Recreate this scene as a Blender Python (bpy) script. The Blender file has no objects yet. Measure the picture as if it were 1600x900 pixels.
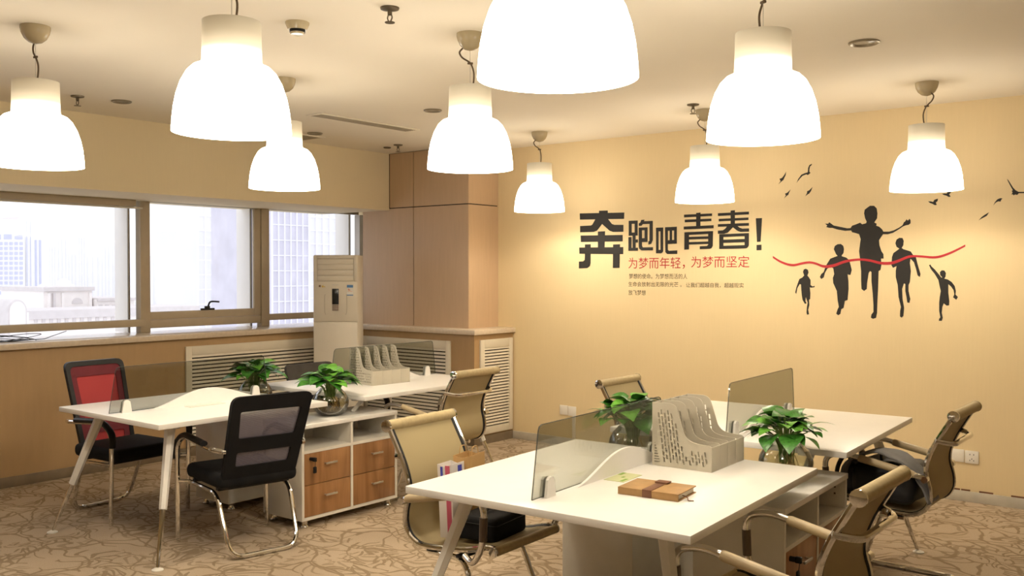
import bpy, bmesh, math, random
from mathutils import Vector, Matrix
from math import pi, sin, cos, radians as R

random.seed(7)
S = bpy.context.scene
COL = S.collection

# ------------------------------------------------------------------ camera
FPX = 1472.0
YAW = math.atan(1170 / 1472)
PITCH = math.atan(25 / 1472)
CAM_H = 1.55
cam_d = bpy.data.cameras.new('camera')
cam_d.sensor_width = 36.0
cam_d.lens = 36.0 * FPX / 1600.0
cam_d.clip_end = 6000
cam = bpy.data.objects.new('camera', cam_d)
COL.objects.link(cam)
cam.location = (0, 0, CAM_H)
cam.rotation_euler = (pi / 2 - PITCH, 0, YAW)
S.camera = cam

# ------------------------------------------------------------------ world, exposure
W = bpy.data.worlds.new('hazy_sky')
S.world = W
W.use_nodes = True
_bg = W.node_tree.nodes['Background']
_bg.inputs['Color'].default_value = (0.95, 0.955, 1.0, 1)
_bg.inputs['Strength'].default_value = 0.95
S.view_settings.view_transform = 'Standard'
S.view_settings.look = 'None'
S.view_settings.gamma = 1
S.view_settings.use_curve_mapping = False
S.view_settings.exposure = 0.70
LAMP_W = 11.0
SHADE_E = 6.6
WARM = (1.0, 0.88, 0.72)

# ------------------------------------------------------------------ materials
MATS = {}


def _new(name):
    m = bpy.data.materials.new(name)
    m.use_nodes = True
    nt = m.node_tree
    return m, nt, nt.nodes['Principled BSDF']


def mat(name, col, rough=0.5, metal=0.0, var=0.06, scale=12.0, bump=0.0, bscale=200.0, stretch=(1, 1, 1), spec=None, coat=0):
    if name in MATS:
        return MATS[name]
    m, nt, p = _new(name)
    N, L = nt.nodes, nt.links
    tc = N.new('ShaderNodeTexCoord')
    mp = N.new('ShaderNodeMapping')
    mp.inputs['Scale'].default_value = stretch
    L.new(tc.outputs['Object'], mp.inputs['Vector'])
    nz = N.new('ShaderNodeTexNoise')
    nz.inputs['Scale'].default_value = scale
    nz.inputs['Detail'].default_value = 4
    L.new(mp.outputs[0], nz.inputs['Vector'])
    rp = N.new('ShaderNodeValToRGB')
    rp.color_ramp.elements[0].position = 0.3
    rp.color_ramp.elements[1].position = 0.7
    rp.color_ramp.elements[0].color = tuple(c * (1 - var) for c in col) + (1,)
    rp.color_ramp.elements[1].color = tuple(min(1, c * (1 + var)) for c in col) + (1,)
    L.new(nz.outputs['Fac'], rp.inputs[0])
    L.new(rp.outputs[0], p.inputs['Base Color'])
    p.inputs['Roughness'].default_value = rough
    p.inputs['Metallic'].default_value = metal
    if spec is not None:
        p.inputs['Specular IOR Level'].default_value = spec
    if coat:
        p.inputs['Coat Weight'].default_value = coat
    if bump:
        n2 = N.new('ShaderNodeTexNoise')
        n2.inputs['Scale'].default_value = bscale
        L.new(mp.outputs[0], n2.inputs['Vector'])
        b = N.new('ShaderNodeBump')
        b.inputs['Strength'].default_value = bump
        b.inputs['Distance'].default_value = 0.002
        L.new(n2.outputs['Fac'], b.inputs['Height'])
        L.new(b.outputs[0], p.inputs['Normal'])
    MATS[name] = m
    return m


def wood(name, c1, c2, rough=0.4, axis='Z', scale=1.0):
    m, nt, p = _new(name)
    N, L = nt.nodes, nt.links
    tc = N.new('ShaderNodeTexCoord')
    mp = N.new('ShaderNodeMapping')
    s = {'Z': (14, 14, 1.2), 'X': (1.2, 14, 14), 'Y': (14, 1.2, 14)}[axis]
    mp.inputs['Scale'].default_value = tuple(v * scale for v in s)
    L.new(tc.outputs['Object'], mp.inputs['Vector'])
    nz = N.new('ShaderNodeTexNoise')
    nz.inputs['Scale'].default_value = 1.0
    nz.inputs['Detail'].default_value = 6
    nz.inputs['Distortion'].default_value = 0.8
    L.new(mp.outputs[0], nz.inputs['Vector'])
    rp = N.new('ShaderNodeValToRGB')
    rp.color_ramp.elements[0].position = 0.32
    rp.color_ramp.elements[1].position = 0.68
    rp.color_ramp.elements[0].color = c1 + (1,)
    rp.color_ramp.elements[1].color = c2 + (1,)
    L.new(nz.outputs['Fac'], rp.inputs[0])
    L.new(rp.outputs[0], p.inputs['Base Color'])
    p.inputs['Roughness'].default_value = rough
    MATS[name] = m
    return m


def thin_glass(name, tint, refl=0.06, edge=0.7, rough=0.02):
    """pane glass: tinted transmission plus a mirror coat that grows towards grazing angles"""
    m = bpy.data.materials.new(name)
    m.use_nodes = True
    nt = m.node_tree
    N, L = nt.nodes, nt.links
    N.remove(N['Principled BSDF'])
    out = N['Material Output']
    tr = N.new('ShaderNodeBsdfTransparent')
    tr.inputs['Color'].default_value = tint + (1,)
    gl = N.new('ShaderNodeBsdfGlossy')
    gl.inputs['Roughness'].default_value = rough
    lw = N.new('ShaderNodeLayerWeight')
    lw.inputs['Blend'].default_value = 0.18
    mr = N.new('ShaderNodeMapRange')
    mr.inputs['To Min'].default_value = refl
    mr.inputs['To Max'].default_value = edge
    L.new(lw.outputs['Fresnel'], mr.inputs['Value'])
    mx = N.new('ShaderNodeMixShader')
    L.new(mr.outputs[0], mx.inputs[0])
    L.new(tr.outputs[0], mx.inputs[1])
    L.new(gl.outputs[0], mx.inputs[2])
    L.new(mx.outputs[0], out.inputs['Surface'])
    MATS[name] = m
    return m


def mesh_cloth(name, col, hole, scale=260, axis='Z', rough=0.7):
    """open-weave fabric: woven bands with see-through gaps"""
    m, nt, p = _new(name)
    N, L = nt.nodes, nt.links
    out = N['Material Output']
    tc = N.new('ShaderNodeTexCoord')
    wv = N.new('ShaderNodeTexWave')
    wv.bands_direction = axis
    wv.inputs['Scale'].default_value = scale
    wv.inputs['Distortion'].default_value = 0.4
    L.new(tc.outputs['Object'], wv.inputs['Vector'])
    rp = N.new('ShaderNodeValToRGB')
    rp.color_ramp.elements[0].color = tuple(c * 0.78 for c in col) + (1,)
    rp.color_ramp.elements[1].color = col + (1,)
    L.new(wv.outputs['Fac'], rp.inputs[0])
    L.new(rp.outputs[0], p.inputs['Base Color'])
    p.inputs['Roughness'].default_value = rough
    tr = N.new('ShaderNodeBsdfTransparent')
    mr = N.new('ShaderNodeMapRange')
    mr.inputs['To Min'].default_value = max(0.0, hole - 0.15)
    mr.inputs['To Max'].default_value = min(1.0, hole + 0.15)
    L.new(wv.outputs['Fac'], mr.inputs['Value'])
    mx = N.new('ShaderNodeMixShader')
    L.new(mr.outputs[0], mx.inputs[0])
    L.new(p.outputs[0], mx.inputs[1])
    L.new(tr.outputs[0], mx.inputs[2])
    L.new(mx.outputs[0], out.inputs['Surface'])
    MATS[name] = m
    return m


def carpet_mat():
    m, nt, p = _new('carpet')
    N, L = nt.nodes, nt.links

    def math_(op, a, b=None, c=None):
        n = N.new('ShaderNodeMath')
        n.operation = op
        for i, v in enumerate((a, b, c)):
            if v is None:
                continue
            if isinstance(v, (int, float)):
                n.inputs[i].default_value = v
            else:
                L.new(v, n.inputs[i])
        return n.outputs[0]
    tc = N.new('ShaderNodeTexCoord')
    nz = N.new('ShaderNodeTexNoise')
    nz.inputs['Scale'].default_value = 3.0
    nz.inputs['Detail'].default_value = 2
    L.new(tc.outputs['Object'], nz.inputs['Vector'])
    vm = N.new('ShaderNodeVectorMath')
    vm.operation = 'MULTIPLY_ADD'
    L.new(nz.outputs['Color'], vm.inputs[0])
    vm.inputs[1].default_value = (0.34, 0.34, 0)
    L.new(tc.outputs['Object'], vm.inputs[2])
    wp = vm.outputs[0]

    # leaf outlines: edges of warped cells
    def edges(scale, width, rot, sx):
        mp = N.new('ShaderNodeMapping')
        mp.inputs['Rotation'].default_value = (0, 0, rot)
        mp.inputs['Scale'].default_value = (sx, 1, 0)
        L.new(wp, mp.inputs['Vector'])
        v = N.new('ShaderNodeTexVoronoi')
        v.feature = 'DISTANCE_TO_EDGE'
        v.voronoi_dimensions = '2D'
        v.inputs['Scale'].default_value = scale
        L.new(mp.outputs[0], v.inputs['Vector'])
        mr = N.new('ShaderNodeMapRange')
        mr.interpolation_type = 'SMOOTHSTEP'
        mr.inputs['From Min'].default_value = width
        mr.inputs['From Max'].default_value = width * 0.35
        L.new(v.outputs['Distance'], mr.inputs['Value'])
        return mr.outputs[0]
    n3 = N.new('ShaderNodeTexNoise')
    n3.inputs['Scale'].default_value = 5.0
    L.new(tc.outputs['Object'], n3.inputs['Vector'])
    gate = math_('GREATER_THAN', n3.outputs['Fac'], 0.44)
    e1 = math_('MULTIPLY', edges(3.6, 0.035, 0.6, 0.55), 1.0)
    e2 = math_('MULTIPLY', edges(6.5, 0.055, -0.4, 0.5), gate)

    # curved ribs fanning out of each motif centre
    def fans(scale, rot, k, off, tw):
        mp = N.new('ShaderNodeMapping')
        mp.inputs['Rotation'].default_value = (0, 0, rot)
        mp.inputs['Location'].default_value = (off, off * 0.7, 0)
        L.new(wp, mp.inputs['Vector'])
        v = N.new('ShaderNodeTexVoronoi')
        v.voronoi_dimensions = '2D'
        v.inputs['Scale'].default_value = scale
        L.new(mp.outputs[0], v.inputs['Vector'])
        sb = N.new('ShaderNodeVectorMath')
        sb.operation = 'SUBTRACT'
        L.new(mp.outputs[0], sb.inputs[0])
        L.new(v.outputs['Position'], sb.inputs[1])
        sp = N.new('ShaderNodeSeparateXYZ')
        L.new(sb.outputs[0], sp.inputs[0])
        ang = math_('ARCTAN2', sp.outputs[1], sp.outputs[0])
        sw = math_('MULTIPLY_ADD', v.outputs['Distance'], tw, math_('MULTIPLY', ang, k / (2 * pi)))
        fr = math_('ABSOLUTE', math_('SUBTRACT', math_('FRACT', sw), 0.5))
        # ribs keep an even width: thinner in angle further out
        wid = math_('DIVIDE', 0.042, math_('MAXIMUM', v.outputs['Distance'], 0.12))
        ln = math_('LESS_THAN', fr, wid)
        near = math_('GREATER_THAN', v.outputs['Distance'], 0.10)
        far = math_('LESS_THAN', v.outputs['Distance'], 0.50)
        half = math_('GREATER_THAN', ang, -0.9)
        return math_('MULTIPLY', math_('MULTIPLY', ln, near), math_('MULTIPLY', far, half))
    f1 = fans(3.0, 0.3, 9, 0.0, 3.2)
    f2 = fans(3.0, 2.2, 8, 5.3, -3.0)
    tot = math_('MAXIMUM', math_('MAXIMUM', e1, e2), math_('MAXIMUM', f1, math_('MULTIPLY', f2, 0.7)))
    fine = N.new('ShaderNodeTexNoise')
    fine.inputs['Scale'].default_value = 180
    L.new(tc.outputs['Object'], fine.inputs['Vector'])
    big = N.new('ShaderNodeTexNoise')
    big.inputs['Scale'].default_value = 1.3
    L.new(tc.outputs['Object'], big.inputs['Vector'])
    mix = N.new('ShaderNodeMix')
    mix.data_type = 'RGBA'
    mix.inputs[6].default_value = (0.43, 0.34, 0.245, 1)
    mix.inputs[7].default_value = (0.235, 0.175, 0.11, 1)
    L.new(math_('MULTIPLY', tot, 0.85), mix.inputs[0])
    hs = N.new('ShaderNodeHueSaturation')
    L.new(mix.outputs[2], hs.inputs['Color'])
    L.new(math_('MULTIPLY_ADD', fine.outputs['Fac'], 0.5, math_('MULTIPLY_ADD', big.outputs['Fac'], 0.3, 0.6)), hs.inputs['Value'])
    L.new(hs.outputs[0], p.inputs['Base Color'])
    p.inputs['Roughness'].default_value = 0.95
    p.inputs['Specular IOR Level'].default_value = 0.1
    b = N.new('ShaderNodeBump')
    b.inputs['Strength'].default_value = 0.5
    b.inputs['Distance'].default_value = 0.004
    L.new(fine.outputs['Fac'], b.inputs['Height'])
    L.new(b.outputs[0], p.inputs['Normal'])
    return m


def wallpaper_mat(name, col):
    m, nt, p = _new(name)
    N, L = nt.nodes, nt.links
    tc = N.new('ShaderNodeTexCoord')
    mp = N.new('ShaderNodeMapping')
    mp.inputs['Scale'].default_value = (60, 60, 3)
    L.new(tc.outputs['Object'], mp.inputs['Vector'])
    nz = N.new('ShaderNodeTexNoise')
    nz.inputs['Scale'].default_value = 2
    nz.inputs['Detail'].default_value = 3
    L.new(mp.outputs[0], nz.inputs['Vector'])
    n2 = N.new('ShaderNodeTexNoise')
    n2.inputs['Scale'].default_value = 1.1
    n2.inputs['Detail'].default_value = 3
    L.new(tc.outputs['Object'], n2.inputs['Vector'])
    ad = N.new('ShaderNodeMath')
    ad.operation = 'MULTIPLY_ADD'
    ad.inputs[1].default_value = 0.4
    L.new(nz.outputs['Fac'], ad.inputs[0])
    L.new(n2.outputs['Fac'], ad.inputs[2])
    rp = N.new('ShaderNodeValToRGB')
    rp.color_ramp.elements[0].position = 0.45
    rp.color_ramp.elements[1].position = 0.95
    rp.color_ramp.elements[0].color = tuple(c * 0.965 for c in col) + (1,)
    rp.color_ramp.elements[1].color = tuple(min(1, c * 1.025) for c in col) + (1,)
    L.new(ad.outputs[0], rp.inputs[0])
    L.new(rp.outputs[0], p.inputs['Base Color'])
    p.inputs['Roughness'].default_value = 0.75
    p.inputs['Specular IOR Level'].default_value = 0.2
    MATS[name] = m
    return m


def shade_mat():
    """lit opal glass of a pendant: the bowl glows fully, the neck above the bulb less and less"""
    m, nt, p = _new('opal_glass_lit')
    N, L = nt.nodes, nt.links
    tc = N.new('ShaderNodeTexCoord')
    sp = N.new('ShaderNodeSeparateXYZ')
    L.new(tc.outputs['Object'], sp.inputs[0])
    rp = N.new('ShaderNodeValToRGB')
    rp.color_ramp.elements[0].position = 0.0
    rp.color_ramp.elements[0].color = (1, 1, 1, 1)
    for ps_, c_ in ((0.58, (0.75, 0.73, 0.70)), (0.66, (0.30, 0.28, 0.245)), (0.76, (0.075, 0.068, 0.053)), (0.88, (0.030, 0.0255, 0.018))):
        e = rp.color_ramp.elements.new(ps_)
        e.color = c_ + (1,)
    rp.color_ramp.elements[-1].position = 1.0
    rp.color_ramp.elements[-1].color = (0.010, 0.008, 0.005, 1)
    mr = N.new('ShaderNodeMath')
    mr.operation = 'DIVIDE'
    mr.inputs[1].default_value = 0.395
    L.new(sp.outputs[2], mr.inputs[0])
    L.new(mr.outputs[0], rp.inputs[0])
    mu = N.new('ShaderNodeMix')
    mu.data_type = 'RGBA'
    mu.blend_type = 'MULTIPLY'
    mu.inputs[0].default_value = 1
    L.new(rp.outputs[0], mu.inputs[6])
    mu.inputs[7].default_value = (1.0, 0.905, 0.765, 1)
    L.new(mu.outputs[2], p.inputs['Emission Color'])
    p.inputs['Emission Strength'].default_value = SHADE_E
    p.inputs['Base Color'].default_value = (0.60, 0.57, 0.48, 1)
    p.inputs['Roughness'].default_value = 0.3
    return m


M_white = mat('white_laminate', (0.80, 0.78, 0.75), 0.35, var=0.012)
M_white_metal = mat('white_metal', (0.74, 0.72, 0.68), 0.35, var=0.02)
M_offwhite = mat('offwhite_panel', (0.72, 0.69, 0.62), 0.45, var=0.02)
M_chrome = mat('chrome', (0.74, 0.73, 0.71), 0.06, 1.0, var=0.02)
M_alu = mat('brushed_aluminium', (0.6, 0.58, 0.54), 0.3, 0.9, var=0.04)
M_black = mat('black_fabric', (0.008, 0.008, 0.009), 0.8, var=0.2, bump=0.2, bscale=900, spec=0.2)
M_blackpl = mat('black_plastic', (0.01, 0.01, 0.011), 0.45, var=0.1, spec=0.3)
M_darkgrey = mat('dark_grey_fabric', (0.045, 0.038, 0.032), 0.8, var=0.15)
M_grille = mat('cream_grille', (0.68, 0.62, 0.5), 0.5, var=0.02)
M_dark = mat('dark_void', (0.02, 0.016, 0.012), 0.9)
M_ceil = mat('ceiling_paint', (0.82, 0.755, 0.63), 0.85, var=0.012, scale=1.5)
M_soffit = wallpaper_mat('soffit_wallpaper', (0.75, 0.64, 0.43))
M_wallp = wallpaper_mat('cream_wallpaper', (0.735, 0.59, 0.35))
M_panel = mat('beige_veneer', (0.54, 0.38, 0.24), 0.45, var=0.03, scale=6, stretch=(6, 6, 0.6))
M_lowpanel = mat('tan_panel', (0.42, 0.275, 0.135), 0.5, var=0.03, scale=6, stretch=(4, 4, 0.6))
M_sill = mat('stone_sill', (0.62, 0.52, 0.40), 0.18, var=0.06, scale=40)
M_frame = mat('tan_window_frame', (0.45, 0.37, 0.26), 0.4, var=0.03)
M_framew = mat('white_outer_frame', (0.93, 0.92, 0.90), 0.5, var=0.02)
M_base = mat('grey_baseboard', (0.50, 0.46, 0.38), 0.6, var=0.1)
M_basebr = mat('brown_baseboard', (0.20, 0.15, 0.095), 0.6, var=0.1)
M_carpet = carpet_mat()
M_woodd = wood('walnut_laminate', (0.22, 0.10, 0.036), (0.40, 0.205, 0.085), 0.35)
M_opal = shade_mat()
M_canopy = mat('cream_enamel', (0.50, 0.42, 0.27), 0.2, var=0.02)
M_cord = mat('brown_cord', (0.12, 0.08, 0.045), 0.6)
M_smoke = thin_glass('smoked_glass', (0.74, 0.75, 0.72), 0.02, 0.30)
M_edge = mat('dark_glass_edge', (0.05, 0.06, 0.06), 0.15)
M_clear = thin_glass('clear_bowl_glass', (0.95, 0.96, 0.94), 0.05, 0.75)
M_pane = thin_glass('window_glass', (0.97, 0.975, 0.98), 0.01, 0.2)
M_water = thin_glass('water', (0.80, 0.74, 0.58), 0.02, 0.3)
M_waterc = thin_glass('clear_water', (0.93, 0.94, 0.88), 0.02, 0.3)
M_tanmesh = mesh_cloth('tan_mesh', (0.45, 0.36, 0.19), 0.10, 150, 'Y')
M_tanfab = mat('tan_trim', (0.43, 0.34, 0.18), 0.6, var=0.08, scale=60)
M_greymesh = mesh_cloth('violet_grey_mesh', (0.20, 0.18, 0.24), 0.42, 60, 'Z')
M_red = mesh_cloth('red_mesh', (0.42, 0.03, 0.035), 0.06, 120, 'Z')
M_redd = mat('dark_red_mesh', (0.13, 0.012, 0.02), 0.8, var=0.1)
M_pad = mat('beige_arm_pad', (0.44, 0.35, 0.21), 0.4, var=0.04)
M_sleeve = mat('brown_sleeve', (0.10, 0.07, 0.045), 0.5)
M_org = mat('beige_plastic', (0.50, 0.46, 0.37), 0.4, var=0.02)
M_leaf = mat('pothos_leaf', (0.035, 0.155, 0.016), 0.35, var=0.5, scale=9)
M_leafl = mat('pothos_leaf_young', (0.10, 0.30, 0.03), 0.35, var=0.3, scale=9)
M_leafy = mat('pothos_leaf_yellow', (0.72, 0.50, 0.02), 0.4, var=0.2)
M_stem = mat('pothos_stem', (0.16, 0.24, 0.05), 0.5, var=0.2)
M_root = mat('pale_root', (0.50, 0.36, 0.16), 0.7, var=0.3)
M_silt = mat('bowl_silt', (0.20, 0.14, 0.08), 0.9, var=0.5, scale=60)
M_decal = mat('black_vinyl', (0.012, 0.010, 0.008), 0.7, var=0.05)
M_decalg = mat('grey_vinyl', (0.055, 0.042, 0.02), 0.6, var=0.05)
M_redv = mat('red_vinyl', (0.42, 0.012, 0.02), 0.6, var=0.05)
M_ac = mat('ac_plastic', (0.69, 0.63, 0.52), 0.4, var=0.015)
M_leather = mat('tan_leather', (0.37, 0.215, 0.08), 0.55, var=0.12, scale=30, bump=0.2, bscale=300)
M_strap = mat('brown_leather', (0.16, 0.065, 0.03), 0.5, var=0.1)
M_paper = mat('paper', (0.80, 0.74, 0.60), 0.8, var=0.03)
M_kraft = mat('kraft_paper', (0.50, 0.31, 0.12), 0.8, var=0.06)
M_bagw = mat('white_paper_bag', (0.75, 0.71, 0.68), 0.7, var=0.02)
M_pink = mat('pink_print', (0.55, 0.10, 0.17), 0.7)
M_blue = mat('blue_print', (0.05, 0.06, 0.42), 0.7)
M_lime = mat('pale_green_card', (0.58, 0.60, 0.34), 0.7, var=0.03)
M_green = mat('green_print', (0.22, 0.36, 0.06), 0.7)
M_socket = mat('white_socket', (0.78, 0.74, 0.66), 0.4, var=0.02)
M_metald = mat('dark_bronze', (0.16, 0.13, 0.09), 0.35, 0.8)
M_lens = mat('downlight_lens', (0.34, 0.31, 0.25), 0.25, var=0.3)
M_bagblk = mat('black_nylon', (0.012, 0.013, 0.017), 0.55, var=0.2)
M_baggrey = mat('grey_cloth', (0.16, 0.16, 0.165), 0.8, var=0.15)
M_screen = mat('dark_display', (0.02, 0.022, 0.022), 0.15, spec=0.4)
M_yellow = mat('yellow_sticker', (0.70, 0.48, 0.08), 0.6)
M_labelb = mat('blue_label', (0.09, 0.22, 0.45), 0.6)
M_labelw = mat('white_label', (0.78, 0.76, 0.70), 0.6)
M_orange = mat('orange_print', (0.75, 0.2, 0.06), 0.6)
# outside: distance haze is painted in as pale building colours
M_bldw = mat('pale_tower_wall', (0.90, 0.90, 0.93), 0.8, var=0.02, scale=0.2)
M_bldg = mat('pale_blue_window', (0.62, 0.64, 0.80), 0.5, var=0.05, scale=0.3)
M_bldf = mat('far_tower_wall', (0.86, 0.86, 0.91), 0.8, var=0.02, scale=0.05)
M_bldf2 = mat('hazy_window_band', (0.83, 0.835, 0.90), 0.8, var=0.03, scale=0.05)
M_stone = mat('pale_stone', (0.90, 0.86, 0.84), 0.8, var=0.04, scale=0.4)
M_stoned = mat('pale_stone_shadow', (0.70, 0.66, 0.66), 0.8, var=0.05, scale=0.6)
M_tower = mat('lavender_glass_wall', (0.66, 0.65, 0.74), 0.6, var=0.08, scale=0.12)
M_towerl = mat('white_mullion', (0.93, 0.92, 0.93), 0.6, var=0.02)
M_ground = mat('pale_ground', (0.78, 0.77, 0.78), 0.9, var=0.05, scale=0.05)


# ------------------------------------------------------------------ mesh helpers
class MB:
    def __init__(s):
        s.v, s.f, s.mi = [], [], []

    def _add(s, vs, fs, mi=0):
        o = len(s.v)
        s.v += [tuple(v) for v in vs]
        s.f += [tuple(o + i for i in f) for f in fs]
        s.mi += [mi] * len(fs)
        return s

    def bm(s, b, mi=0, mtx=None):
        b.verts.index_update()
        return s._add([(mtx @ v.co) if mtx else v.co for v in b.verts], [[v.index for v in f.verts] for f in b.faces], mi)

    def box(s, a, b, bev=0.0, mi=0, seg=2, mtx=None):
        x0, y0, z0 = (min(a[i], b[i]) for i in range(3))
        x1, y1, z1 = (max(a[i], b[i]) for i in range(3))
        vs = [(x0, y0, z0), (x1, y0, z0), (x1, y1, z0), (x0, y1, z0), (x0, y0, z1), (x1, y0, z1), (x1, y1, z1), (x0, y1, z1)]
        fs = [(0, 3, 2, 1), (4, 5, 6, 7), (0, 1, 5, 4), (1, 2, 6, 5), (2, 3, 7, 6), (3, 0, 4, 7)]
        if bev:
            m = bmesh.new()
            bv = [m.verts.new(v) for v in vs]
            for f in fs:
                m.faces.new([bv[i] for i in f])
            bmesh.ops.bevel(m, geom=m.edges[:], offset=bev, segments=seg, profile=0.5, affect='EDGES')
            s.bm(m, mi, mtx)
            m.free()
            return s
        if mtx:
            vs = [mtx @ Vector(v) for v in vs]
        return s._add(vs, fs, mi)

    def tube(s, pts, r, n=10, mi=0, closed=False, caps=True, ell=None):
        """sweep a circle (radius r or one per point) along pts"""
        P = [Vector(p) for p in pts]
        k = len(P)
        rr = r if isinstance(r, (list, tuple)) else [r] * k
        T = []
        for i in range(k):
            if closed:
                t = P[(i + 1) % k] - P[i - 1]
            else:
                t = P[min(i + 1, k - 1)] - P[max(i - 1, 0)]
            T.append(t.normalized())
        up = Vector((0, 0, 1)) if abs(T[0].z) < 0.9 else Vector((1, 0, 0))
        u = (up - T[0] * up.dot(T[0])).normalized()
        vs = []
        for i in range(k):
            u = (u - T[i] * u.dot(T[i])).normalized()
            w = T[i].cross(u)
            for j in range(n):
                a = 2 * pi * j / n
                e = ell or 1.0
                vs.append(P[i] + (u * cos(a) + w * sin(a) * e) * rr[i])
        fs = []
        for i in range(k if closed else k - 1):
            a, b = i * n, ((i + 1) % k) * n
            for j in range(n):
                q = (j + 1) % n
                fs.append((a + j, a + q, b + q, b + j))
        if caps and not closed:
            fs.append(tuple(range(n))[::-1])
            fs.append(tuple((k - 1) * n + j for j in range(n)))
        return s._add(vs, fs, mi)

    def lathe(s, prof, n=24, c=(0, 0, 0), mi=0, close=False):
        vs, fs = [], []
        k = len(prof)
        for r, z in prof:
            for j in range(n):
                a = 2 * pi * j / n
                vs.append((c[0] + max(r, 1e-4) * cos(a), c[1] + max(r, 1e-4) * sin(a), c[2] + z))
        for i in range(k - 1 + (1 if close else 0)):
            a, b = i * n, ((i + 1) % k) * n
            for j in range(n):
                q = (j + 1) % n
                fs.append((a + j, a + q, b + q, b + j))
        return s._add(vs, fs, mi)

    def prism(s, poly, axis, a, b, mi=0):
        """extrude a 2D polygon (concave allowed) along axis from a to b; poly axes are the other two in xyz order"""
        m = bmesh.new()

        def P(u, w, t):
            return {'x': (t, u, w), 'y': (u, t, w), 'z': (u, w, t)}[axis]
        v0 = [m.verts.new(P(u, w, a)) for u, w in poly]
        v1 = [m.verts.new(P(u, w, b)) for u, w in poly]
        k = len(poly)
        f0 = m.faces.new(v0)
        f1 = m.faces.new(v1)
        for i in range(k):
            m.faces.new((v0[i], v0[(i + 1) % k], v1[(i + 1) % k], v1[i]))
        m.normal_update()
        bmesh.ops.triangulate(m, faces=[f0, f1])
        bmesh.ops.recalc_face_normals(m, faces=m.faces[:])
        s.bm(m, mi)
        m.free()
        return s

    def mesh(s, name, mats, sharp=35):
        me = bpy.data.meshes.new(name)
        me.from_pydata(s.v, [], s.f)
        mats = mats if isinstance(mats, (list, tuple)) else [mats]
        for m in mats:
            me.materials.append(m)
        if len(mats) > 1:
            me.polygons.foreach_set('material_index', s.mi)
        me.validate()
        me.polygons.foreach_set('use_smooth', [True] * len(me.polygons))
        me.update()
        me.set_sharp_from_angle(angle=R(sharp))
        return me

    def obj(s, name, mats, parent=None, loc=None, sharp=35):
        return link(name, s.mesh(name, mats, sharp), parent, loc)


def link(name, me, parent=None, loc=None, rot=None):
    o = bpy.data.objects.new(name, me)
    COL.objects.link(o)
    if parent:
        o.parent = parent
    if loc is not None:
        o.location = loc
    if rot is not None:
        o.rotation_euler = rot
    return o


def tag(o, label, cat, group=None):
    o['label'] = label
    o['category'] = cat
    if group:
        o['group'] = group
    return o


def thing(name, label, cat, loc=(0, 0, 0), rz=0.0, group=None):
    o = bpy.data.objects.new(name, None)
    o.empty_display_size = 0.05
    COL.objects.link(o)
    o.location = loc
    o.rotation_euler = (0, 0, rz)
    return tag(o, label, cat, group)


def struct(o):
    o['kind'] = 'structure'
    return o


def sempty(name):
    o = bpy.data.objects.new(name, None)
    COL.objects.link(o)
    return struct(o)


def copy_tree(o, parent=None):
    c = o.copy()
    COL.objects.link(c)
    if parent:
        c.parent = parent
    for ch in list(o.children):
        copy_tree(ch, c)
    return c


def dup(root, loc, rz, label, group=None):
    c = copy_tree(root)
    c.location = loc
    c.rotation_euler = (0, 0, rz)
    c['label'] = label
    if group:
        c['group'] = group
    return c


def fillet(pts, r, n=6):
    P = [Vector(p) for p in pts]
    rr = r if isinstance(r, (list, tuple)) else [r] * len(P)
    out = [P[0]]
    for i in range(1, len(P) - 1):
        a, b, c = P[i - 1], P[i], P[i + 1]
        d1, d2 = (a - b), (c - b)
        q = min(rr[i], d1.length * 0.48, d2.length * 0.48)
        p1, p2 = b + d1.normalized() * q, b + d2.normalized() * q
        for k in range(n + 1):
            t = k / n
            out.append(p1.lerp(b, t).lerp(b.lerp(p2, t), t))
    out.append(P[-1])
    return out


def smooth_path(pts, n=6):
    P = [Vector(p) for p in pts]
    out = []
    for i in range(len(P) - 1):
        p0, p1, p2, p3 = P[max(i - 1, 0)], P[i], P[i + 1], P[min(i + 2, len(P) - 1)]
        for k in range(n):
            t = k / n
            out.append(0.5 * ((2 * p1) + (p2 - p0) * t + (2 * p0 - 5 * p1 + 4 * p2 - p3) * t * t + (3 * p1 - p0 - 3 * p2 + p3) * t ** 3))
    out.append(P[-1])
    return out


def curve_fill(loops, extrude, bevel=0.0):
    """flat sheet with holes: closed outlines filled by the even-odd rule, thickness 2*extrude about z=0"""
    cu = bpy.data.curves.new('sheet', 'CURVE')
    cu.dimensions = '2D'
    cu.fill_mode = 'BOTH'
    cu.extrude = extrude
    for lp in loops:
        sp = cu.splines.new('POLY')
        sp.points.add(len(lp) - 1)
        for i, (x, y) in enumerate(lp):
            sp.points[i].co = (x, y, 0, 1)
        sp.use_cyclic_u = True
    o = bpy.data.objects.new('sheet', cu)
    COL.objects.link(o)
    dg = bpy.context.evaluated_depsgraph_get()
    me = bpy.data.meshes.new_from_object(o.evaluated_get(dg))
    bpy.data.objects.remove(o)
    bpy.data.curves.remove(cu)
    return me


def rrect(x0, y0, x1, y1, r, n=5):
    out = []
    for cx, cy, a0 in ((x1 - r, y1 - r, 0), (x0 + r, y1 - r, 90), (x0 + r, y0 + r, 180), (x1 - r, y0 + r, 270)):
        for k in range(n + 1):
            a = R(a0 + 90 * k / n)
            out.append((cx + r * cos(a), cy + r * sin(a)))
    return out


def finish(me, m, sharp=35):
    me.materials.clear()
    me.materials.append(m)
    me.polygons.foreach_set('use_smooth', [True] * len(me.polygons))
    me.set_sharp_from_angle(angle=R(sharp))
    return me


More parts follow.
